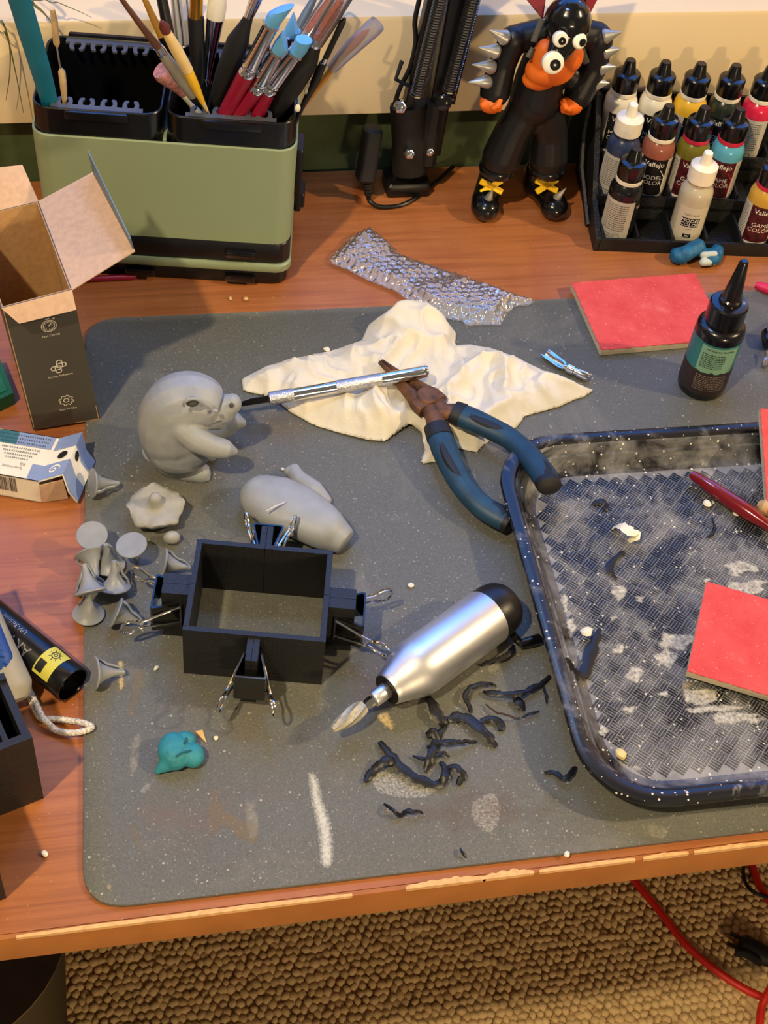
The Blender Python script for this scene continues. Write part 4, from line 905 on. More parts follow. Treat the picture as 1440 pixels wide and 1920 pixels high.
ol = [tuple(D(x, y, .002))[:2] for x, y in bw_px]; vs, fs, ed = sheet(ol, .00085, lambda x, y, d: bw_z(x, y, d) + .0028); mb = MB(); mb.add(vs, fs)
bwr = thing('bubble_wrap', 'crumpled strip of clear bubble wrap at the back of the mat', 'bubble wrap', tuple(D(800, 530)))
mb.build('upper_film', WRAP, bwr, world=True, ang=180)
vs, fs, ed = sheet(ol, .0016, lambda x, y, d: .0029 + .25 * (bw_z(x, y, d) - .0008)); mb = MB(); mb.add(vs, fs); mb.build('lower_film', WRAP, bwr, world=True, ang=180)

# ================================================================ GREY SCULPTS
BY = 0.612
def Bq(px, py, dy=0.0): return Yp(px, py, BY + dy)
def clampz(o, par, zmin):
    q = zmin - (XF[par.name].translation.z if par else XF[o.name].translation.z)
    for v in o.data.vertices:
        if v.co.z < q: v.co.z = q
bear = thing('bear_figurine', 'grey sculpted bear hunched forward on the mat', 'figurine', tuple(G(340, 860)))
b = blob('bear_body', [('c', spline([Bq(334, 842), Bq(326, 812), Bq(323, 785), Bq(334, 762), Bq(356, 752), Bq(378, 756, -.001), Bq(398, 767, -.002), Bq(414, 767, -.003)], 4), lerpl(29, [.0195, .0215, .0212, .0200, .0185, .0168, .0135, .0100])),
    ('c', [Bq(405, 768, -.003), Bq(424, 762, -.004)], (.0100, .0078)), ('s', Bq(436, 757, -.004), (.0056, .0062, .0068)), ('c', [Bq(408, 785, -.004), Bq(424, 779, -.004)], (.0072, .0052)),
    ('c', [Bq(338, 800, -.014), Bq(368, 824, -.020), Bq(398, 838, -.022), Bq(424, 842, -.022), Bq(437, 846, -.021)], (.0082, .0082, .0072, .0060, .0032)),
    ('c', [Bq(385, 815, .012), Bq(425, 800, .014), Bq(448, 786, .014), Bq(452, 793, .013)], (.0080, .0068, .0056, .0036)),
    ('s', Bq(338, 846, -.008), (.0190, .0150, .0150)), ('s', Bq(320, 850, .010), (.018, .014, .014)), ('c', [D(318, 862, .006), D(350, 884, .0055), D(378, 889, .0050)], (.0070, .0068, .0062)), ('c', [Bq(345, 838, .016), D(392, 850, .006)], (.012, .006))], GREY, bear, .0008, 10)
clampz(b, bear, ZM + .0001)
for i in range(3):
    p = D(385 + i * 1, 878 + i * 9, .0045); m = MB(); m.ball(p, .0026, 10); m.build('toe', GREY, bear, world=True)
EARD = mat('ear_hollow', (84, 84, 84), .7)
e0 = Bq(361, 756, -.0195); m = MB(); m.tube([e0 + Vector((.0052 * math.cos(a), -.001, .0048 * math.sin(a))) for a in [-.4 + i * .32 for i in range(13)]], [.0005] + [.0011] * 11 + [.0005], 8); m.build('ear', GREY, bear, world=True)
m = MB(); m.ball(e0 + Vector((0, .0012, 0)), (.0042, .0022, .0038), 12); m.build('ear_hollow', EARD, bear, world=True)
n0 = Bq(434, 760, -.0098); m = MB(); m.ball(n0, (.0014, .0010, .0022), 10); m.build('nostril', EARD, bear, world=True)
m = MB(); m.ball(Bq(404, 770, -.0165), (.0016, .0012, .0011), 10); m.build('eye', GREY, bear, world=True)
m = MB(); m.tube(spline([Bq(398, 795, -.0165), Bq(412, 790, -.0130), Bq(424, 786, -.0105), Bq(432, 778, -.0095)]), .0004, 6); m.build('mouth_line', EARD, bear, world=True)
sl = thing('oval_sculpt', 'smooth grey oval sculpted body lying flat behind the mould box', 'sculpture', tuple(G(555, 965)))
p = spline([G(461, 925, .009), G(478, 928, .0115), G(515, 940, .013), G(560, 960, .013), G(605, 988, .0115), G(632, 1006, .009), G(648, 1017, .008)], 5); n = len(p)
ws = lerpl(n, [.0050, .0138, .0186, .0184, .0150, .0110, .0082]); m = MB(); m.tube(p, ws, 28, flat=[min(.85, .0112 / w_) for w_ in ws], up=(0, 0, 1)); o = m.build('sculpt_body', GREY, sl, world=True, ang=60); clampz(o, sl, ZM + .0001)
m = MB(); a, c = G(498, 958, .0252), G(536, 941, .0250); m.tube([a, a.lerp(c, .5) + Vector((0, 0, .0004)), c], [.0003, .0007, .0003], 6, flat=.6); m.build('scratch_glint', mat('scratch_highlight', (196, 196, 190), .7), sl, world=True)  # pale tube paints the highlight along a scratched ridge
lb = blob('sculpted_limb', [('c', [G(552, 886, .0050), G(562, 900, .0052), G(590, 918, .0056), G(612, 938, .0042)], (.0048, .0056, .0058, .0036)), ('c', [G(541, 884, .005), G(552, 880, .006)], (.0032, .0038))], GREY, None, .0007, 4); clampz(lb, None, ZM + .0001); tag(lb, 'short grey sculpted limb beside the oval sculpt', 'sculpture')
# wavy lump with a knob
fl = G(293, 972); m = MB(); m.M = Matrix.Translation(fl); N_ = 64
def fr(a, k): return k * (1 + .028 * math.sin(5 * a + .6) + .035 * math.sin(8 * a + 2) + .025 * math.sin(13 * a))
rings = []
for k, z in ((.0060, .0002), (.0100, .0015), (.0150, .0075), (.0168, .0105), (.0166, .0118), (.0130, .0128), (.0085, .0126), (.0055, .0130), (.0044, .0150), (.0040, .0185), (.0032, .0208), (.0015, .0218)):
    wv = 1 if k > .0058 else 0
    rings.append([(fr(a, k) * math.cos(a) if wv else k * math.cos(a), fr(a, k) * math.sin(a) if wv else k * math.sin(a), z + (.0014 * math.sin(4 * a + 1) * (k / .0168) ** 2 if wv else 0)) for a in [2 * PI * j / N_ for j in range(N_)]])
m.loft(rings); fo = thing('flower_sculpt', 'wavy-edged grey putty disc with a central knob on the mat', 'sculpture', tuple(fl)); m.build('disc', mat('pale_grey_putty', (158, 157, 152), .6, var=.08, vs=200, bump=.4, bs=300), fo, world=True, ang=70)
for px, py, r in ((322, 1008, .0052), (262, 965, .0040)):
    m = MB(); m.ball(G(px, py, .0045), (r, r * .8, .0042), 14); m.build('side_lobe', MATS['pale_grey_putty'], fo, world=True)
# resin cones with disc feet
def make_cone():
    t = thing('print_support', 'x', 'support', group='grey disc-and-cone print supports')
    m = MB(); m.lathe([(.0087, 0), (.0091, .0003), (.0091, .0009), (.0085, .0013), (.0066, .0022), (.0042, .0060), (.0024, .0105), (.0015, .0150), (.0013, .0170)], 32); m.build('cone_disc', GREYD, t)
    m = MB(); m.tube(spline([(.0080, 0, .0008), (.0074, 0, .0042), (.0046, 0, .0085), (.0034, 0, .0130), (.0012, 0, .0165)], 4), [.0013] * 17, 8, flat=.55); m.build('side_fin', GREYD, t)
    return t
c0 = make_cone(); used = [False]
def cone_at(px, py, z, axis, spin, label):
    M_ = frame(D(px, py, z + ZM), axis, (math.cos(spin), math.sin(spin), .2))
    if not used[0]: c0.matrix_world = Matrix.Translation((0, 0, T)) @ M_; XF[c0.name] = M_; c0['label'] = label; used[0] = True
    else: copy_tree(c0, M_, label)
CN = [(172, 1003, .0180, (.05, .25, -1), 0, 'grey print support standing disc-up, leftmost beside the mat edge'),
      (246, 1021, .0180, (.15, .05, -1), 1, 'grey print support standing disc-up, touching the wavy disc'),
      (168, 1038, .0100, (.20, -.95, -.25), 2, 'grey print support on its side between the disc-up one and the pile, cone down'),
      (206, 1062, .0014, (-.08, .20, 1), .5, 'grey print support with cone pointing up, top right of the pile'),
      (147, 1086, .0094, (1, -.25, -.30), 1, 'grey print support on its side at the left of the pile'),
      (170, 1112, .0200, (-.15, .85, .55), 1.4, 'grey print support resting tilted on top of the pile'),
      (166, 1152, .0014, (.05, .10, 1), 2.2, 'grey print support under the tilted one at the bottom of the pile'),
      (216, 1102, .0080, (.03, .45, .9), .3, 'grey print support with cone pointing up, right side of the pile'),
      (216, 1148, .0096, (.85, -.30, -.35), 0, 'grey print support on its side at the lower right of the pile'),
      (304, 1056, .0096, (.95, -.10, -.28), 1, 'grey print support on its side beside the left binder clip'),
      (176, 1262, .0096, (.96, .12, -.28), 1.5, 'grey print support on its side beside the torch lens'),
      (172, 906, .0096, (.98, .16, -.28), 4.4, 'grey print support on its side below the white carton')]
for c in CN: cone_at(*c)

# ================================================================ MOULD BOX AND BINDER CLIPS
my = math.radians(-12.4); MC = Vector((0.0707, 0.4756, ZM)); MW, MD_, MH, MT = .0768, .0632, .0415, .0030
mold = thing('mould_box', 'black printed four-part casting frame clamped with binder clips', 'mould box', tuple(MC), my)
FLG = .0150
for sx in (-1, 1):
    for sy in (-1, 1):
        mb = MB(); g = .00012
        mb.box((sx * (MW / 4 + g), sy * (MD_ / 2 - MT / 2), MH / 2), (MW / 2, MT, MH)); mb.box((sx * (MW / 2 - MT / 2), sy * (MD_ / 4 - MT / 2 + g), MH / 2), (MT, MD_ / 2 - MT, MH))
        mb.box((sx * (.0016 + g), sy * (MD_ / 2 + FLG / 2), MH * .48), (.0032, FLG, MH * .96)); mb.box((sx * (MW / 2 + FLG / 2), sy * (.0034 + g), MH * .48), (FLG, .0068, MH * .96))
        mb.build('corner_wall', PRINT, mold, smooth=False)
def make_clip():
    t = thing('binder_clip', 'x', 'binder clip', group='binder clips on the mould box')
    Wc, th = .019, .0009; prof_ = [(.004, .0042), (.018, .0078), (.0192, .0072), (.0192, -.0072), (.018, -.0078), (.004, -.0042)]
    inner = [(.0040, -.0034), (.0176, -.0069), (.0183, -.0062), (.0183, .0062), (.0176, .0069), (.0040, .0034)]
    pl = prof_ + inner; mb = MB(); mb.loft([[(x, y, -Wc / 2) for x, y in pl], [(x, y, Wc / 2) for x, y in pl]]); mb.build('clip_body', BLACKG, t, smooth=False)
    for s in (-1, 1):
        mb = MB(); mb.tube([(.0038, s * .0042, -Wc / 2), (.0038, s * .0042, Wc / 2)], .0011, 8); mb.build('jaw_roll', BLACKG, t)
        ang = math.radians(17); W2 = [(0, -.0062), (.008, -.0050), (.016, -.0030), (.0205, -.0026), (.0235, -.0042), (.0270, -.0046), (.0296, -.0026), (.0302, 0)]
        pts = W2 + [(a, -b) for a, b in W2[-2::-1]]
        p3 = spline([Vector((.0042 + a * math.cos(ang), s * (.0045 + a * math.sin(ang)), b)) for a, b in pts], 4)
        mb = MB(); mb.tube(p3, .00062, 8); mb.build('wire_handle', CHROME, t)
    return t
k0 = make_clip(); first = True
for a, off, label, zc in ((0, MW / 2, 'binder clip on the right flange of the black mould box', .021), (90, MD_ / 2, 'binder clip on the back flange of the black mould box', .024), (180, MW / 2, 'binder clip on the left flange of the black mould box', .021), (270, MD_ / 2, 'binder clip on the front flange of the black mould box', .022)):
    M_ = Matrix.Translation(MC) @ Matrix.Rotation(my + math.radians(a), 4, 'Z') @ Matrix.Translation((off, 0, zc))
    M_ = M_ @ (Matrix.Diagonal((1.08, 1.55, 1.1, 1)) if a in (0, 180) else Matrix.Diagonal((1.1, 1.15, 1.1, 1)))
    if first: k0.matrix_world = Matrix.Translation((0, 0, T)) @ M_; k0['label'] = label; first = False
    else: copy_tree(k0, M_, label)

# ================================================================ ROTARY TOOL
TR = .0167; ta, tb = G(726, 1293, TR), G(946, 1133, TR); td = tb - ta; TL = td.length
tool = thing('rotary_tool', 'satin silver pen-shaped rotary tool with black end cap', 'rotary tool', M=frame(ta, td, (0, 0, 1)))
mb = MB(); mb.lathe([(.0092, .0), (.0098, .0008), (.0104, .003), (.0124, .0085), (.0146, .0145), (.0158, .0180), (.0165, .0215), (TR, .0255), (TR, TL * .845), (TR * .992, TL * .85)], 48); mb.build('tool_body', SILVER, tool)
mb = MB(); mb.lathe([(TR * .995, TL * .85), (TR * 1.0, TL * .855), (TR * .985, TL * .93), (TR * .90, TL * .99), (TR * .72, TL * 1.03), (TR * .40, TL * 1.045)], 40); mb.build('end_cap', BLACK, tool)
mb = MB(); mb.lathe([(.0090, -.0004), (.0090, .0002), (.0060, .0002), (.0058, -.0006)], 32); mb.build('nose_ring', mat('dark_gap', (40, 38, 36), .4, .8), tool)
mb = MB(); mb.lathe([(.0036, .002), (.0046, .0005), (.0046, -.0095), (.0040, -.0105)], 24); mb.build('collet', SILVER, tool)
bit = MB(); bit.lathe([(.0030, -.009), (.0030, -.0150), (.0022, -.0160), (.0020, -.0190)], 6); bit.build('bit_shank', CHROME, tool)
mb = MB(); n = 14; rings = []
for k in range(10):
    t = k / 9; z = -.0175 - t * .0225; r = .0034 * (math.sin(PI * min(1, .25 + t * .75)) ** .6 if t < .98 else .25) + .0006
    rings.append([(r * (1.0 + .22 * (j % 2)) * math.cos(2 * PI * j / n + t * 1.2), r * (1.0 + .22 * (j % 2)) * math.sin(2 * PI * j / n + t * 1.2), z) for j in range(n)])
mb.loft(rings); mb.build('fluted_burr', mat('dusty_carbide', (168, 164, 150), .5, .3, var=.2, vs=500), tool, smooth=False)
cp = thing('power_plug', 'black cable end poking out behind the rotary tool', 'cable', tuple(G(985, 1200)))
mb = MB(); mb.tube(spline([G(962, 1190, .010), G(968, 1198, .006), G(976, 1206, .004)]), .0022, 8); mb.build('cable', BLACK, cp, world=True)
mb = MB(); mb.tube([G(976, 1208, .0036), G(994, 1204, .0036), G(1012, 1198, .0036)], [.0028, .0034, .0034], 12); mb.build('plug', BLACKG, cp, world=True)

# ================================================================ BLACK SHAVINGS, TEAL PUTTY
SH = [([(800, 1300), (812, 1325), (826, 1350), (828, 1362)], .0034, 'wide dark shaving leading away from under the rotary tool'),
      ([(838, 1345), (822, 1380), (808, 1415), (798, 1448)], .0028, 'long straight black shaving at the centre of the shavings heap'),
      ([(800, 1400), (830, 1392), (862, 1390), (892, 1393)], .0020, 'flat black shaving crossing the heap to the right'),
      ([(842, 1345), (870, 1345), (905, 1370), (930, 1400)], .0042, 'broad black shaving curving down at the right of the heap'),
      ([(900, 1352), (925, 1348), (938, 1358), (940, 1370)], .0030, 'short hooked black shaving at the right end of the heap'),
      ([(885, 1335), (875, 1310), (882, 1290), (905, 1283), (928, 1285)], .0022, 'black shaving bent like a hook below the tool body'),
      ([(905, 1297), (935, 1300), (965, 1303), (1000, 1290), (1030, 1268)], .0026, 'branching black shaving reaching toward the tray'),
      ([(965, 1305), (972, 1318), (978, 1330)], .0036, 'stub of black shaving hanging below the branching one'),
      ([(684, 1466), (700, 1445), (725, 1425), (750, 1430)], .0034, 'curved black shaving at the left end of the heap'),
      ([(712, 1392), (740, 1425), (775, 1455), (820, 1470), (835, 1455), (828, 1430)], .0034, 'long curling black shaving sweeping along the bottom of the heap'),
      ([(838, 1440), (858, 1440), (868, 1455), (858, 1472)], .0028, 'c-shaped black shaving at the bottom right of the heap'),
      ([(775, 1418), (800, 1422), (830, 1412), (842, 1420)], .0016, 'small crinkled black shaving inside the heap'),
      ([(910, 1322), (935, 1335), (965, 1345), (975, 1347)], .0007, 'hair-thin brown shaving below the branching one'),
      ([(980, 1346), (990, 1338), (1010, 1334)], .0009, 'thin black curl between heap and tray'),
      ([(1020, 1448), (1040, 1450), (1055, 1460), (1070, 1450), (1080, 1438)], .0022, 'forked black shaving below the tray corner'),
      ([(720, 1508), (740, 1520), (752, 1528), (770, 1520), (792, 1526)], .0018, 'crumpled black shaving alone near the front of the mat'),
      ([(862, 1590), (868, 1600), (872, 1608)], .0009, 'tiny black hair near the front edge of the mat'),
      ([(905, 1245), (935, 1235), (955, 1225), (962, 1210)], .0022, 'black shaving tucked along the lower side of the rotary tool'),
      ([(1015, 1282), (1022, 1300), (1024, 1318)], .0010, 'thin drooping black thread beside the tray'),
      ([(800, 1380), (812, 1370), (825, 1392)], .0030, 'dark fleck at the left side of the heap centre')]
for i, (px, wd, lab) in enumerate(SH):
    q = random.Random(i); pts = [G(x, y, .0012 + (q.uniform(.0, .0045) if 0 < k < len(px) - 1 else .0003)) for k, (x, y) in enumerate(px)]
    ribbon('plastic_shaving', lab, 'shaving', pts, wd * .78, SCR if i != 12 else mat('brown_shaving', (70, 56, 40), .6), th=.00075, group='black plastic shavings')
tp = thing('putty_heart', 'teal putty lump folded into a heart shape on the mat', 'putty', tuple(G(335, 1415)))
TPM = mat('teal_putty', (44, 132, 148), 0.6, var=.08, vs=200, bump=.25, bs=260)
o = blob('putty_body', [('s', G(326, 1406, .0068), (.0086, .0104, .0068)), ('s', G(346, 1389, .0056), (.0064, .0052, .0054)), ('s', G(361, 1416, .0056), (.0064, .0072, .0056)), ('s', G(340, 1410, .0050), (.0080, .0080, .0050)), ('c', [G(328, 1418, .006), G(308, 1436, .0035), G(296, 1446, .0022)], (.0078, .0040, .0018))], TPM, tp, .0006, 2); clampz(o, tp, ZM + .0001)
CRS = mat('crease_shade', (24, 92, 106), .7)  # darker putty colour paints the shade in the folds
for pl in ([(330, 1418, .0132), (345, 1410, .0128), (360, 1408, .0105)], [(345, 1395, .0122), (350, 1386, .0108), (346, 1380, .009)]): m = MB(); m.tube(spline([G(*p_) for p_ in pl]), .0006, 6); m.build('fold_shade', CRS, tp, world=True)

# ================================================================ BRUSHES AND TOOLS IN THE CADDY
PXM = .000418
def tool_in_cup(name, label, cat, zb, dY, parts, ext=.055, flat=1.0, group='brushes and tools in the caddy'):
    """parts run upward: (part name, material, [(px, py, radius in px), ...])"""
    allp = [p for pr in parts for p in pr[2]]; x0, y0 = allp[0][:2]; x1, y1 = allp[-1][:2]; A = D(x0, y0, zb); L0 = math.hypot(x1 - x0, y1 - y0)
    q = XF[org.name].inverted() @ A; cx = math.copysign(.0425, q.x); zt2 = Yp(x1, y1, A.y).z
    sl = (max(-.026, min(.026, q.y * .35)) - q.y) / (zb - .055); dY = -sl * (zt2 - zb) * .8
    def W(p): t = ((p[0] - x0) * (x1 - x0) + (p[1] - y0) * (y1 - y0)) / (L0 * L0); return Yp(p[0], p[1], A.y + dY * t)
    d = (W(allp[-1]) - A).normalized(); t = thing(name, label, cat, tuple(A), group=group); k = 0
    for i, pr in enumerate(parts):
        nm, m, ps = pr[:3]
        pts = [W(p) for p in ps]; rs = [p[2] * PXM for p in ps]
        if i == 0:
            e = .085
            while e > .002:
                r = XF[org.name].inverted() @ (A - d * e); m_ = rs[0] + .0025
                if abs(r.x - cx) < .0410 - m_ and abs(r.y) < .0415 - m_ and r.z > .046: break
                e -= .002
            pts = [A - d * e, A - d * e * .5] + pts; rs = [rs[0] * .75, rs[0]] + rs
        mb = MB(); mb.tube(pts, rs, 14, flat=flat, up=(0, 1, 0) if flat != 1.0 else None)
        if len(pr) > 3:          # slanted end: slide the last ring along the axis
            ax_ = (pts[-1] - pts[0]).normalized(); sd = Vector(pr[3]).normalized(); c_ = pts[-1]
            for k_ in range(len(mb.v) - 14, len(mb.v)): mb.v[k_] = mb.v[k_] + ax_ * ((mb.v[k_] - c_).dot(sd) * pr[4])
        mb.build(nm, m, t, world=True)
    return t
TEALH = mat('teal_handle', (16, 100, 128), .45); BAM = mat('bamboo', (196, 168, 120), .6, var=.12, vs=200); MAR = mat('maroon_handle', (132, 16, 44), .35); BLUS = mat('blue_silicone', (92, 158, 206), .45, sss=.1); GOLD = mat('brass_ferrule', (190, 142, 58), .25, 1.0); YEL = mat('yellow_handle', (226, 178, 40), .4); CRM = mat('cream_handle', (214, 184, 124), .5); BRN = mat('brown_lacquer', (92, 58, 44), .35); GRYH = mat('pearl_grey_handle', (150, 144, 130), .35, .3); WSIL = mat('white_silicone', (226, 216, 190), .5, sss=.1); BRI = mat('sable_bristle', (196, 92, 40), .7, rgb2=(150, 64, 28), vs=400); PKB = mat('pink_stained_bristle', (196, 130, 120), .8, rgb2=(120, 84, 80), vs=300); DRB = mat('dark_red_bristle', (88, 34, 28), .8); OCH = mat('ochre_handle', (176, 122, 40), .4)
tool_in_cup('sculpting_tool', 'flat teal handle leaning in the left cup', 'tool', .135, .012, [('handle', TEALH, [(92, 188, 13), (76, 130, 15), (55, 60, 16), (34, -10, 16), (20, -60, 14)])], flat=.35)
tool_in_cup('bamboo_pick', 'double-ended bamboo pick standing in the left cup', 'tool', .133, .020, [('lower_paddle', BAM, [(121, 187, 4), (119, 160, 5.5), (116, 135, 5.5), (114, 128, 2)]), ('thin_neck', CHROME, [(114, 130, 1.6), (107, 88, 1.6)]), ('upper_paddle', BAM, [(107, 88, 2), (106, 80, 5), (102, 40, 5), (98, 16, 3.5)])])
tool_in_cup('mop_brush', 'short mop brush with pink-stained splayed bristles', 'brush', .128, -.008, [('handle', WSIL, [(356, 192, 5), (345, 178, 6)]), ('ferrule', PKB, [(345, 178, 6), (335, 166, 9)]), ('bristles', PKB, [(335, 166, 9), (321, 149, 15), (309, 136, 18), (303, 130, 16)])], ext=.02)
tool_in_cup('paint_brush', 'paintbrush with grey pearl barrel and brown end leaning left', 'brush', .133, .004, [('black_tip', BLACK, [(386, 203, 3), (374, 192, 8), (362, 178, 9)]), ('barrel', GRYH, [(362, 178, 9), (335, 142, 10), (306, 102, 8)]), ('ring', CHROME, [(306, 102, 8), (301, 95, 8.5), (296, 88, 7)]), ('brown_end', BRN, [(296, 88, 6.5), (270, 55, 5), (240, 15, 4), (215, -20, 3.5)])], ext=.012)
tool_in_cup('detail_brush', 'yellow and cream handled brush with dark red bristles', 'brush', .134, .010, [('pale_tip', CRM, [(389, 208, 2), (380, 192, 4)]), ('yellow_section', YEL, [(380, 192, 4), (366, 162, 7), (352, 132, 8)]), ('cream_section', CRM, [(352, 132, 8.5), (330, 92, 9), (312, 60, 7)]), ('bristles', DRB, [(312, 60, 7), (308, 50, 8), (303, 40, 3)])], ext=.008)
tool_in_cup('round_brush', 'thin ochre handled brush with black grip behind the grey one', 'brush', .120, .015, [('black_grip', BLACK, [(345, 140, 6), (325, 100, 8), (304, 68, 8)]), ('ochre_end', OCH, [(304, 68, 7), (290, 40, 6), (272, 0, 4.5), (258, -30, 4)])])
tool_in_cup('marker_pen', 'black marker end behind the ochre brush', 'pen', .120, .020, [('barrel', BLACK, [(330, 120, 8), (316, 60, 9), (304, 0, 9), (298, -30, 9)])])
tool_in_cup('brush_tube', 'wider clear plastic brush tube standing in the right cup', 'tube', .122, .020, [('tube_wall', CLEAR, [(352, 116, 7), (349, 60, 8), (342, 0, 9), (338, -40, 9)]), ], ext=.03)
tool_in_cup('metal_tube', 'bright metal tube beside the clear brush tube', 'tube', .122, .022, [('tube_body', SILVER, [(342, 105, 8), (334, 40, 9), (330, 0, 9), (326, -40, 9)])], ext=.03)
tool_in_cup('flat_brush', 'matt black brush with brass ferrule standing upright', 'brush', .118, .012, [('handle', BLACKM, [(373, 170, 9), (370, 100, 12), (367, 32, 13)]), ('ferrule', GOLD, [(367, 32, 11), (368, 14, 10), (369, -30, 11)])])
tool_in_cup('silicone_mop', 'white-tipped silicone blender with flared chrome ferrule', 'brush', .118, .010, [('handle', BLACK, [(386, 172, 6), (387, 158, 7)]), ('collar', CHROME, [(387, 158, 7), (388, 152, 8), (388, 146, 6)]), ('ferrule', CHROME, [(388, 146, 6), (394, 100, 9), (404, 34, 14)]), ('silicone_tip', WSIL, [(404, 34, 14), (407, 10, 15), (410, -8, 12), (411, -14, 6)])])
tool_in_cup('blending_brush', 'fat matt black handled brush leaning right of the white-tipped one', 'brush', .126, .016, [('handle', BLACKM, [(402, 205, 12), (424, 140, 17), (446, 78, 17), (458, 50, 10), (466, 32, 7)]), ('ferrule', CHROME, [(466, 32, 7), (476, 8, 9), (486, -15, 9)])])
def shaper(label, pts, tipk, zb=.134, dY=.010, slant=1.2):
    (a, b, c, d) = pts; s = (c[0] - b[0], c[1] - b[1]); l = math.hypot(*s); u = (s[0] / l, s[1] / l)
    def along(p, k): return (p[0] + u[0] * k, p[1] + u[1] * k)
    tool_in_cup('silicone_shaper', label, 'shaper', zb, dY, [('handle', MAR, [(*a, 12), (*b, 13)]), ('collar', CHROME, [(*b, 13.5), (*along(b, 6), 13.5), (*along(b, 10), 11.5), (*along(b, 14), 13), (*along(b, 18), 12)]), ('ferrule', CHROME, [(*along(b, 18), 12), (*along(c, -8), 11.5), (*along(c, -4), 13), (*c, 12)]), ('silicone_tip', BLUS, [(*c, 11.5), (*along(c, l * .12), 12), (d[0], d[1], tipk)], (1, -.3, -.4), slant)], ext=.06, group='silicone shapers in the caddy')
shaper('silicone shaper with the highest slanted blue tip', ((425, 208), (462, 138), (510, 44), (530, 16)), 11, slant=1.5)
shaper('silicone shaper with slant-cut blue tip, second from left at the front', ((448, 209), (480, 168), (522, 95), (534, 76)), 11, slant=-1.0)
shaper('silicone shaper with pointed blue tip rising between its neighbours', ((470, 190), (500, 145), (545, 64), (554, 44)), 10, .128, .016, -1.6)
shaper('silicone shaper with blunt blue tip, rightmost of the shapers', ((484, 209), (502, 170), (556, 98), (570, 74)), 12, slant=.25)
tool_in_cup('filbert_brush', 'fat black handled brush in a clear sleeve at the right of the cup', 'brush', .130, .012, [('handle', BLACKM, [(515, 208, 14), (545, 155, 22), (570, 115, 22), (588, 84, 12)]), ('ferrule', CHROME, [(588, 84, 11), (597, 70, 12)]), ('bristles', BRI, [(597, 70, 8), (620, 32, 8), (640, 0, 5)]), ('clear_sleeve', CLEAR, [(592, 78, 13), (615, 40, 14), (655, -25, 14)])])
tool_in_cup('sleeved_brush', 'brown bristle brush in a clear sleeve behind the blue shapers', 'brush', .122, .020, [('handle', BRN, [(530, 130, 6), (566, 78, 7)]), ('ferrule', CHROME, [(566, 78, 8), (578, 60, 9)]), ('bristles', BRI, [(578, 60, 7), (600, 28, 8), (622, -5, 5)]), ('clear_sleeve', CLEAR, [(572, 70, 12), (600, 28, 13), (632, -20, 13)])])
tool_in_cup('dark_silicone_shaper', 'slim grey-blue tipped shaper behind the pointed blue one', 'shaper', .122, .018, [('ferrule', CHROME, [(530, 110, 7), (556, 60, 8)]), ('tip', mat('slate_silicone', (92, 106, 120), .5), [(556, 60, 8), (574, 26, 8), (590, -5, 5)])])
lb = tool_in_cup('liner_brush', 'thin black brush with white paint spots at the right rim', 'brush', .134, .006, [('handle', BLACK, [(566, 202, 4), (592, 150, 7), (606, 118, 6)]), ('ferrule', CHROME, [(606, 118, 4.5), (611, 108, 4.5)]), ('bristles', BLACKM, [(611, 108, 4.5), (628, 72, 4.5), (642, 42, 5), (647, 34, 2)])], ext=.02)
for px, py in ((558, 203), (576, 170), (582, 160)):
    m = MB(); q = D(px, py, .134); q = Yp(px, py, q.y - .004 if py > 190 else D(566, 202, .134).y - .002); m.ball(q, (.0020, .0012, .0030), 10); m.build('paint_spot', CR_W, lb, world=True)
tool_in_cup('sable_brush', 'orange bristle brush in a frosted sleeve leaning far right', 'brush', .134, .010, [('handle', OCH, [(575, 192, 3.5), (610, 145, 5), (640, 106, 5)]), ('ferrule', GOLD, [(640, 106, 5.5), (652, 94, 6)]), ('bristles', BRI, [(652, 94, 6), (668, 76, 8), (682, 64, 5), (692, 55, 1.5)]), ('frosted_sleeve', film('frosted_sleeve', (225, 225, 232), .10, .8, .3, .22), [(622, 128, 9), (660, 88, 13), (700, 52, 14), (708, 44, 13)])], ext=.02)
# maroon pencil beside the caddy foot
rod('red_pencil', 'thin dark red pencil lying against the caddy foot', 'pencil', [D(120, 530, .0022), D(170, 523, .0022), D(250, 519, .0022), D(256, 518, .0022)], [.0020, .0021, .0021, .0012], MAR)

# ================================================================ HOUSEPLANT AT THE TOP LEFT (its pot stands on the sill beyond the picture)
pl = thing('houseplant', 'houseplant with drooping leaves and strands standing for shadows of leaves at upper left', 'plant', (-.20, .96, z_hi + .001))
LEAF_SHADOW = mat('olive_leaf_and_shadow', (92, 88, 34), .5, var=.2, vs=40); POT = mat('terracotta', (150, 84, 56), .8)
mb = MB(); mb.M = Matrix.Translation((-.20, .96, z_hi + .001)); mb.lathe([(.030, 0), (.040, .06), (.043, .06), (.043, .07), (.038, .07), (.036, .055)], 28); mb.build('pot', POT, pl, world=True)
for pts in ([(72, -30), (60, 2), (80, 22), (101, 46)], [(-20, 20), (4, 40), (18, 85), (18, 140), (11, 188)], [(-20, 40), (10, 62), (28, 130), (44, 212)], [(60, -20), (110, 5), (150, 22), (172, 33)]):  # the two long thin strands stand in for shadows of leaves on the sill
    st = Vector((-.20, .95, z_hi + .07)); q = [Yp(x, y, .886) for x, y in pts]; p = spline([st, st.lerp(q[0], .5) + Vector((0, 0, .05))] + q, 5); n = len(p)
    mb = MB(); big = pts[0][0] == 72; mb.tube(p, [(.0022 if big else .0008) * (1 - .85 * (i / n) ** 2) for i in range(n)], 6, flat=.3); mb.build('leaf_and_shadow', LEAF_SHADOW, pl, world=True)

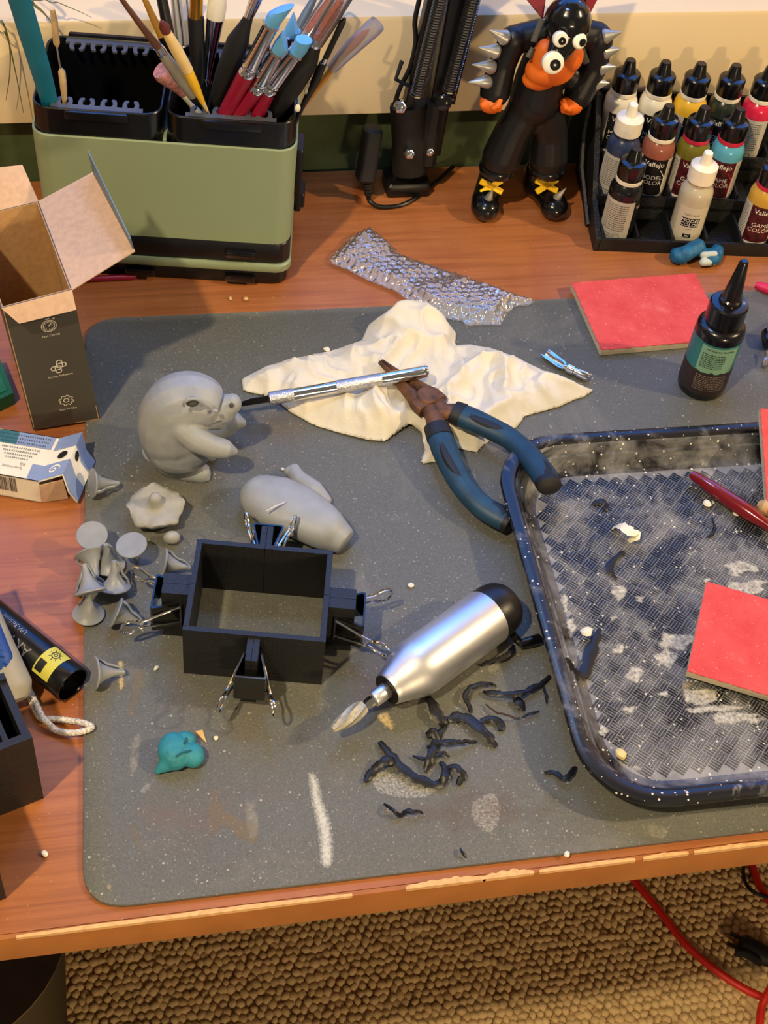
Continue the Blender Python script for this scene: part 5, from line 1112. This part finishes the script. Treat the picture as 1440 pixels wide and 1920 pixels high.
# ================================================================ GREY CARTON WITH OPEN FLAPS
ct = thing('grey_carton', 'tall grey carton standing with its cardboard flaps open', 'box', tuple(D(120, 760)))
CGR = mat('grey_print_card', (70, 66, 60), .5, var=.05, vs=20); CLI = mat('cool_lit_flap_card', (196, 164, 138), .85, var=.08, vs=260, bump=.2, bs=900); CBL = mat('blue_grey_card', (96, 118, 132), .5)  # flaps: brown cardboard with the cool light's pinkish tint put into its colour
zb = .0027
BFR, BFL = D(188, 786, zb), D(62, 806, zb); dv = Vector((-.0123, .0835, 0)); BBR, BBL = BFR + dv, BFL + dv
TFR, TFL, TBR = D(135, 543, .111), D(2, 578, .111), D(72, 377, .111); TBL = TFL + (TBR - TFR)
def bil(mb, a, b, c, d, n, k=8):
    pts = [[a.lerp(b, i / k).lerp(d.lerp(c, i / k), j / k) for j in range(k + 1)] for i in range(k + 1)]
    f = [p for r in pts for p in r]; q = (k + 1) ** 2; fs = []
    for i in range(k):
        for j in range(k): o = i * (k + 1) + j; fs += [(o, o + 1, o + k + 2, o + k + 1), (q + o + k + 1, q + o + k + 2, q + o + 1, q + o)]
        o = i * (k + 1); fs += [(o, o + k + 1, q + o + k + 1, q + o), (o + k, q + o + k, q + o + 2 * k + 1, o + 2 * k + 1), (i, q + i, q + i + 1, i + 1), (k * (k + 1) + i, k * (k + 1) + i + 1, q + k * (k + 1) + i + 1, q + k * (k + 1) + i)]
    mb.add(f + [p + n for p in f], fs)
def panel(nm, a, b, c, d, m, th=.0007, inward=None, par=ct, liner=None):
    """quad a-b-c-d with thickness; liner is a second skin on the inner side"""
    n = (b - a).cross(d - a).normalized() * th
    if inward is not None and n.dot(inward) < 0: n = -n
    mb = MB(); bil(mb, a, b, c, d, n); o = mb.build(nm, m, par, smooth=False, world=True)
    if liner is not None:
        mb = MB(); k = n * 1.0; bil(mb, a + k, b + k, c + k, d + k, k * .7); mb.build('inner_liner', liner, o, smooth=False, world=True)
    return o
cen = (BFR + BFL + BBR + BBL + TFR + TFL + TBR + TBL) / 8
for nm, a, b, c, d in (('front_panel', BFL, BFR, TFR, TFL), ('right_panel', BFR, BBR, TBR, TFR), ('back_panel', BBR, BBL, TBL, TBR), ('left_panel', BBL, BFL, TFL, TBL)):
    panel(nm, a, b, c, d, CGR, inward=cen - (a + c) / 2, liner=CARD)
panel('bottom_panel', BFL, BFR, BBR, BBL, CARD, inward=Vector((0, 0, 1)))
up = Vector((0, 0, 1))
panel('front_flap', TFL, TFR, D(143, 581, .1015), D(36, 607, .1015), CLI, inward=Vector((0, 1, -1)))
f1, f2 = D(253, 470, .126), D(175, 322, .127)
panel('side_flap', TFR, f1, f2, TBR, CLI, inward=-up)
panel('tuck_lip', f1 + (f2 - f1) * .02, f2 - (f2 - f1) * .02, D(166, 282, .146), D(246, 447, .137), CBL, inward=Vector((-1, 0, 0)))
panel('back_flap', TBR, Yp(42, 309, TBR.y + .016), Yp(-60, 320, TBL.y + .016), TBL, CLI, inward=Vector((0, 1, 0)))
# print on the front of the carton
FU = (BFR - BFL); FV = (TFL - BFL); FO = BFL; fn = FU.cross(FV).normalized()
if fn.y > 0: fn = -fn
def face(u, v): return FO.lerp(BFR, u / .0427).lerp(TFL.lerp(TFR, u / .0427), v / .111) + fn * .00025
CW = mat('carton_white_ink', (196, 190, 178), .6)
def icon(items, cx, cy): return [shift(i, cx, cy) for i in items]
clock = [stroke2d(circ(0, 0, .0045), .0006, True), stroke2d(circ(0, 0, .0034), .0006, True), stroke2d([(0, -.0002), (.0015, .0015)], .0009), stroke2d([(-.0012, .0058), (.0012, .0058)], .0010), stroke2d([(.0032, .0046), (.0042, .0056)], .0010)] + [stroke2d([(.0027 * math.cos(a), .0027 * math.sin(a)), (.0021 * math.cos(a), .0021 * math.sin(a))], .0004) for a in [i * PI / 4 for i in range(8)]]
def link(cx, cy, r): return stroke2d([p for p in shift((rrect(.0062, .0034, .0016, 4), []), cx, cy, r)[0]], .0007, True)
chain = [link(-.0016, -.0008, .1), link(.0018, .0010, .1), link(-.0004, -.0020, 1.6), link(.0010, .0022, 1.6)]
gear = [stroke2d([((.0036 + .0010 * (1 if (k // 2) % 2 else 0)) * math.cos(k * 2 * PI / 32), (.0036 + .0010 * (1 if (k // 2) % 2 else 0)) * math.sin(k * 2 * PI / 32)) for k in range(32)], .0006, True), stroke2d(circ(0, 0, .0016), .0006, True)]
for nm, it, cy, txt in (('stopwatch_icon', clock, .0880, 'Fast Curing'), ('chain_icon', chain, .0530, 'Strong Adhesion'), ('gear_icon', gear, .0225, 'Easy to Use')):
    printed(icon(it, .0245, cy), face, nm, CW, ct, True); printed([shift(text2d(txt, .0023, bold=.01), .0245, cy - .0085)], face, 'caption', CW, ct, True)

# ================================================================ WHITE CARTON LYING DOWN
wc = thing('white_carton', 'white and blue carton lying flat with barcode and crumpled end', 'box', tuple(D(60, 915)))
WB = mat('pale_blue_print', (128, 146, 186), .55, var=.04); WTL = mat('teal_print', (48, 104, 120), .55); INK = mat('carton_ink', (62, 66, 78), .6); GREYI = mat('grey_ink', (132, 128, 118), .6); HOLE = mat('dark_hole', (14, 12, 11), .8)
zt_, zc_, zr_, zs_ = .0200, .0215, .0125, .0040
P1, P2 = D(113, 821, zt_), D(72, 903, zt_); P0, P3 = D(-90, 789, zt_), D(-90, 874, zt_)
Q1, Q2, R1, R2, S1, S2 = D(154, 810, zc_), D(118, 890, zc_), D(162, 843, zr_), D(130, 924, zr_), D(178, 864, zs_), D(145, 942, zs_)
dn = Vector((0, 0, -1)); drop = Vector((0, 0, -zt_ + .0008)); nf = Vector((.15, -1, 0))
panel('top_panel', P0, P1, P2, P3, WHITEP, inward=dn, par=wc); panel('front_panel', P3 + drop, P2 + drop, P2, P3, WHITEP, inward=-nf, par=wc); panel('back_panel', P0 + drop, P1 + drop, P1, P0, WHITEP, inward=nf, par=wc); panel('bottom_panel', P0 + drop, P1 + drop, P2 + drop, P3 + drop, WHITEP, inward=up, par=wc)
panel('end_flap', P1, Q1, Q2, P2, WHITEP, inward=dn, par=wc); e2 = panel('end_flap_fold', Q1, R1, R2, Q2, WHITEP, inward=dn, par=wc); panel('end_flap_edge', R1, S1, S2, R2, WHITEP, inward=dn, par=wc)
pb0 = P2 + drop; panel('side_tuck', pb0, D(128, 935, .0008), D(118, 900, .0150), P2 - Vector((0, 0, .004)), CLI, inward=nf * -1, par=wc)
def qmap(a, b, c, d, eps=.0003):
    n = (b - a).cross(d - a).normalized()
    if n.z < 0: n = -n
    return lambda u, v: a.lerp(b, u).lerp(d.lerp(c, u), v) + n * eps
top = qmap(P3, P2, P1, P0); end = qmap(P2, Q2, Q1, P1); fold = qmap(Q2, R2, R1, Q1); edg = qmap(R2, S2, S1, R1)
printed([rect2d(.63, .70, .97, .98)], top, 'blue_band', WB, wc, True); printed([rect2d(0, .70, .63, .98)], top, 'teal_band', WTL, wc, True)
for q, nm in ((end, 'blue_band'), (fold, 'blue_band'), (edg, 'blue_band')): printed([rect2d(0, .68, 1, .99)], q, nm, WB, wc, True); printed([rect2d(0, .01, 1, .36)], q, nm, WB, wc, True)
printed([rect2d(.86, .01, 1.0, .34)], top, 'blue_band', WB, wc, True)
top2 = lambda u, v: top(u, v) + Vector((0, 0, .0002)); rr = random.Random(5); gl = []
for row, v in enumerate((.90, .82, .74, .62, .545, .47, .395)):
    u = .44 + .02 * row; e_ = .93 - .025 * max(0, row - 1)
    while u < e_:
        gl.append(stroke2d([(u, v), (u + .010, v + .022)], .004)); gl.append(stroke2d([(u + .002, v + .026), (u + .012, v + .020)], .005)); gl.append(stroke2d([(u + .006, v - .012), (u + .008, v + .014)], .004)); u += rr.uniform(.017, .026)
printed(gl, top2, 'fine_print', INK, wc, True)
def flip(vf, cx, cy, su, sv): return [(cx - x * su, cy - y * sv) for x, y in vf[0]], vf[1]
printed([flip(text2d('新品', 1.0), .76, .32, .030, .070), flip(text2d('Epoxy Sculpting', 1.0), .66, .225, .034, .070)], top2, 'lettering', GREYI, wc, True)
printed([flip(text2d('X0038', 1.0), .50, .115, .030, .065)], top2, 'code_lettering', INK, wc, True)
frt = qmap(P3 + drop, P2 + drop, P2, P3); fq = lambda u, v: frt(u, v) + Vector((.02, -.06, 0)) * .006
bars = []; u = .20
while u < .72: wd = rr.choice((.005, .008, .012)); bars.append(rect2d(u, .34, u + wd, .98)); u += wd + rr.choice((.006, .009, .012))
printed([b_ for b_ in bars], fq, 'barcode_print', INK, wc, True)
dotu = lambda m_, cu, cv, ru, rv: ([(cu + ru * math.cos(a), cv + rv * math.sin(a)) for a in [k * 2 * PI / 24 for k in range(24)]], [tuple(range(24))])
e_up = lambda q: (lambda u, v: q(u, v) + Vector((0, 0, .0002)))
printed([dotu(0, .55, .52, .20, .085)], e_up(end), 'punched_hole', HOLE, wc, True); printed([dotu(0, .42, .60, .22, .085)], e_up(fold), 'punched_hole', HOLE, wc, True)
sw_ = [(.45 + .25 * (1 - k / 30) * math.cos(k * .32), .20 + .10 * (1 - k / 30) * math.sin(k * .32)) for k in range(28)]
printed([stroke2d(sw_, .035)], e_up(end), 'swirl_emblem', LTX, wc, True)

# ---- green card box at the left picture edge
gx = thing('green_box', 'dark green card box at the left edge behind the white carton', 'box', tuple(D(10, 765)))
GCD = mat('dark_green_card', (16, 92, 62), .5, var=.08)
a, b, c, d = D(28, 757, .0006), D(-60, 800, .0006), D(-90, 700, .0006), D(2, 690, .0006); h = Vector((0, 0, .010))
mb = MB(); mb.hexa([b, a, d, c, b + h, a + h, d + h, c + h]); mb.build('box_body', GCD, gx, smooth=False, world=True)
mb = MB(); g = (a + b + c + d) / 4 + h; mb.hexa([g + (p + h - g) * .8 for p in (b, a, d, c)] + [g + (p + h - g) * .8 + Vector((0, 0, .0006)) for p in (b, a, d, c)]); mb.build('lid_panel', mat('lighter_green_card', (24, 104, 72), .5), gx, smooth=False, world=True)

# ================================================================ UV TORCH, CUTTER, CORD
r_ = .0109; t0, t1 = D(136, 1284, r_ + .0003), D(-24, 1152, r_ + .0003); dd = (t1 - t0); tl = .125
tor = thing('uv_torch', 'black UV torch with yellow warning label beside the mat', 'torch', M=frame(t0, dd, (0, 0, 1)))
TBK = mat('anodised_black', (15, 15, 18), .3, .3, coat=.3)
mb = MB(); mb.lathe([(r_ * .90, .0), (r_ * .99, .0), (r_, .0006), (r_, .012), (r_ * .985, .0125), (r_ * .985, .0132), (r_, .0137), (r_, tl), (r_ * .9, tl + .001)], 36, cap=False); mb.build('torch_body', TBK, tor)
mb = MB(); mb.lathe([(r_ * .90, 0), (r_ * .80, .006), (r_ * .45, .010), (r_ * .2, .0105)], 30, cap=False); mb.build('reflector', mat('dark_reflector', (30, 28, 26), .2, .9), tor)
mb = MB(); mb.M = Matrix.Translation((0, 0, .008)); mb.lathe([(.0022, 0), (.0020, .0006)], 14); mb.build('led', mat('led_amber', (140, 120, 60), .2), tor)
tq = lambda u, v: Vector(((r_ + .0002) * math.cos(u / r_), (r_ + .0002) * math.sin(u / r_), v))
LABY = mat('yellow_label', (196, 190, 76), .5, var=.05); tc = -.1 * r_
printed([arc_rect(-.0105, .0100, .0085, .0205)], lambda u, v: tq(u - .002, v), 'warning_label', LABY, tor)
tq2 = lambda u, v: tq(u - .002, v) + Vector((tq(u - .002, v).x, tq(u - .002, v).y, 0)).normalized() * .0002
sgn = 1
printed([stroke2d(circ(.0045, .0145, .0022), .0005, True), stroke2d(circ(.0045, .0145, .0009), .0004, True)] + [stroke2d([(.0045 + .0028 * math.cos(a), .0145 + .0028 * math.sin(a)), (.0045 + .0038 * math.cos(a), .0145 + .0038 * math.sin(a))], .0004) for a in [k * PI / 4 for k in range(8)]], tq2, 'sun_symbol', LBK, tor)
printed([arc_rect(-.0085, -.0015, .0145, .0195)], tq2, 'black_box_print', LBK, tor)
TXG = mat('torch_grey_ink', (128, 128, 132), .5)
# lettering runs along the barrel, upside down to the viewer
def alt(vf, u0, v0): return [(-y + u0, x + v0) for x, y in vf[0]], vf[1]
printed([alt(text2d('AKTEC', .0085, 'LEFT', .006), -.0035, .0270)], tq, 'lettering', TXG, tor)
printed([alt(text2d('UV-365nm', .0042, 'LEFT', .006), .0030, .0370)], tq, 'lettering', TXG, tor)
cu = thing('utility_cutter', 'grey utility cutter with blue rubber grip at the left edge', 'cutter', tuple(D(20, 1290)))
CGY = mat('cutter_grey', (150, 146, 134), .5); CBU = mat('cutter_blue', (20, 66, 140), .5, bump=.2)
ax = [D(-62, 1085, .038), D(-34, 1165, .0325), D(-4, 1240, .0235), D(20, 1292, .0145), D(29, 1315, .0115)]
mb = MB(); mb.tube(spline(ax, 5), lerpl(21, [.0100, .0112, .0122, .0122, .0065]), 16, flat=.75, up=(0, 0, 1)); mb.build('body_shell', CGY, cu, world=True)
ax2 = [p + Vector((0, 0, .0064)) for p in (D(-46, 1130, .0350), D(-24, 1190, .0295), D(0, 1250, .0220), D(14, 1280, .0165))]
mb = MB(); mb.tube(spline(ax2, 5), lerpl(16, [.0050, .0080, .0082, .0045]), 14, flat=.55, up=(0, 0, 1)); g_ = mb.build('blue_grip', CBU, cu, world=True)
for k in range(5):
    p = D(-24 + k * 6, 1188 + k * 13, .0410 - k * .0027); q = Vector((math.cos(-.5), math.sin(-.5), 0)); mb = MB(); mb.tube([p - q * .0045, p + Vector((0, 0, .0004)), p + q * .0045], [.0004, .0008, .0004], 6); mb.build('grip_ridge', CBU, g_, world=True)
cord = spline([D(40, 1268, .004), D(52, 1296, .003), D(62, 1322, .0028), D(76, 1346, .0028), D(100, 1348, .0028), D(130, 1351, .0030), D(158, 1356, .0052), D(172, 1363, .0055), D(160, 1370, .0050), D(135, 1374, .0046), D(108, 1370, .0030), D(90, 1356, .0050), D(80, 1346, .0058), D(66, 1316, .0052), D(50, 1282, .0050)], 8)
COR = bpy.data.materials.new('braided_white_cord'); COR.use_nodes = True; nt = COR.node_tree; bs_ = nt.nodes['Principled BSDF']; bs_.inputs['Roughness'].default_value = .9; tcx = N(nt, 'ShaderNodeTexCoord'); vo = N(nt, 'ShaderNodeTexVoronoi'); vo.inputs['Scale'].default_value = 900; nt.links.new(tcx.outputs['Object'], vo.inputs['Vector']); nt.links.new(ramp(nt, vo.outputs['Distance'], [(0.2, (232, 226, 214)), (0.8, (178, 172, 160))]), bs_.inputs['Base Color']); bumpn(nt, bs_, vo.outputs['Distance'], .8, .0005)
mb = MB(); mb.tube(cord, [.0016 + .00018 * (i % 2) for i in range(len(cord))], 10); tag(mb.build('wrist_cord', COR), 'braided white wrist cord looped beside the torch', 'cord')

# ================================================================ BLACK PRINTED BOXES AT THE LEFT
def printed_box(corner, u, h, lu, lv, label):
    u = Vector((u.x, u.y, 0)).normalized(); v = Vector((u.y, -u.x, 0));
    if v.y < 0: v = -v
    M_ = Matrix(((u.x, v.x, 0, corner.x), (u.y, v.y, 0, corner.y), (0, 0, 1, .0002), (0, 0, 0, 1)))
    t = thing('printed_bin', label, 'box', M=M_, group='black printed boxes'); w_ = .004
    mb = MB(); mb.box((lu / 2, w_ / 2, h / 2), (lu, w_, h)); mb.build('front_wall', PRINT, t, smooth=False)
    mb = MB(); mb.box((lu / 2, lv - w_ / 2, h / 2), (lu, w_, h)); mb.build('back_wall', PRINT, t, smooth=False)
    mb = MB(); mb.box((w_ / 2, lv / 2, h / 2 - .001), (w_, lv - 2 * w_, h - .002)); mb.build('side_wall', PRINT, t, smooth=False)
    mb = MB(); mb.box((lu - w_ / 2, lv / 2, h / 2), (w_, lv - 2 * w_, h)); mb.build('side_wall', PRINT, t, smooth=False)
    mb = MB(); mb.box((lu / 2, lv / 2, .0015), (lu - 2 * w_, lv - 2 * w_, .003)); mb.build('floor_plate', PRINT, t, smooth=False)
    mb = MB(); mb.box((.0118, lv / 2, h / 2 - .001), (.0028, lv - 2 * w_, h - .004)); mb.build('divider', PRINT, t, smooth=False)
    mb = MB(); mb.box((lu / 2 + .006, lv / 2, h / 2 - .004), (lu - .020, lv - 2.6 * w_, h - .010)); mb.build('inner_block', BLACKM, t, smooth=False)
c = D(82, 1497); printed_box(c, D(0, 1530) - c, .060, .075, .042, 'black printed box with slotted top left of the mat')
c = D(12, 1684); printed_box(c, D(-40, 1706) - c, .060, .060, .036, 'corner of a black printed box at the lower left edge')

# ================================================================ UNDER THE DESK
REDC = mat('red_cable', (196, 34, 26), .35, coat=.2)
def fcable(name, label, pts, r, m): mb = MB(); mb.tube(spline([D(x, y, FZ + z) for x, y, z in pts], 8), r, 10); return tag(mb.build(name, m), label, 'cable')
fcable('red_cable', 'long red cable curving across the carpet', [(1130, 1560, .012), (1185, 1645, .011), (1230, 1700, .011), (1290, 1775, .011), (1360, 1832, .012), (1425, 1868, .014), (1500, 1890, .013)], .0042, REDC)
fcable('red_cable', 'short red cable dropping past the bottom right corner', [(1452, 1840, .020), (1440, 1862, .021), (1428, 1890, .016), (1424, 1930, .012)], .0042, REDC)
fcable('red_cable', 'red cable emerging under the desk edge at far right', [(1395, 1580, .012), (1410, 1622, .011), (1424, 1660, .012), (1450, 1700, .014)], .0042, REDC)
fcable('black_cable', 'thin black cable loop on the carpet at far right', [(1402, 1590, .010), (1394, 1625, .011), (1396, 1650, .016), (1412, 1672, .020), (1455, 1688, .014)], .0020, BLACK)
pg = thing('power_plug', 'black power plug lying on the carpet at lower right', 'plug', tuple(D(1410, 1790, FZ + .006)))
a, b = D(1385, 1768, FZ + .014), D(1455, 1802, FZ + .014); mb = MB(); mb.tube([a, a.lerp(b, .1), a.lerp(b, .5), a.lerp(b, .9), b], [.008, .012, .012, .0095, .006], 12, flat=.8); mb.build('plug_body', BLACKM, pg, world=True)
for o_ in (-.006, .006):
    mb = MB(); q = (a - b).normalized(); s_ = Vector((-q.y, q.x, 0)); mb.tube([a + s_ * o_, a + s_ * o_ + q * .011], .0022, 8); mb.build('prong', BLACK, pg, world=True)
mb = MB(); c = D(1402, 1790, FZ + .022); mb.tube([c + Vector((-.012, .004, 0)), c, c + Vector((.010, -.010, 0))], .0042, 8); mb.build('cable_tie', BLACKM, pg, world=True)
mb = MB(); c = D(-118, 1745, -.45); wb = thing('waste_bin', 'dark round bin standing under the left end of the desk', 'bin', (c.x, c.y, FZ + .0082))
mb.M = Matrix.Translation((c.x, c.y, FZ + .0082)); hb = -.45 - FZ - .0082; mb.lathe([(.082, 0), (.100, hb - .004), (.102, hb), (.098, hb), (.080, .004)], 40); mb.build('bin_shell', BLACKM, wb, world=True)
mb = MB(); mb.M = Matrix.Translation((c.x, c.y, -.45)); mb.lathe([(.1005, -.003), (.103, -.002), (.103, .001), (.0985, .001)], 40); mb.build('rim', mat('dark_grey_rim', (48, 46, 44), .3), wb, world=True)
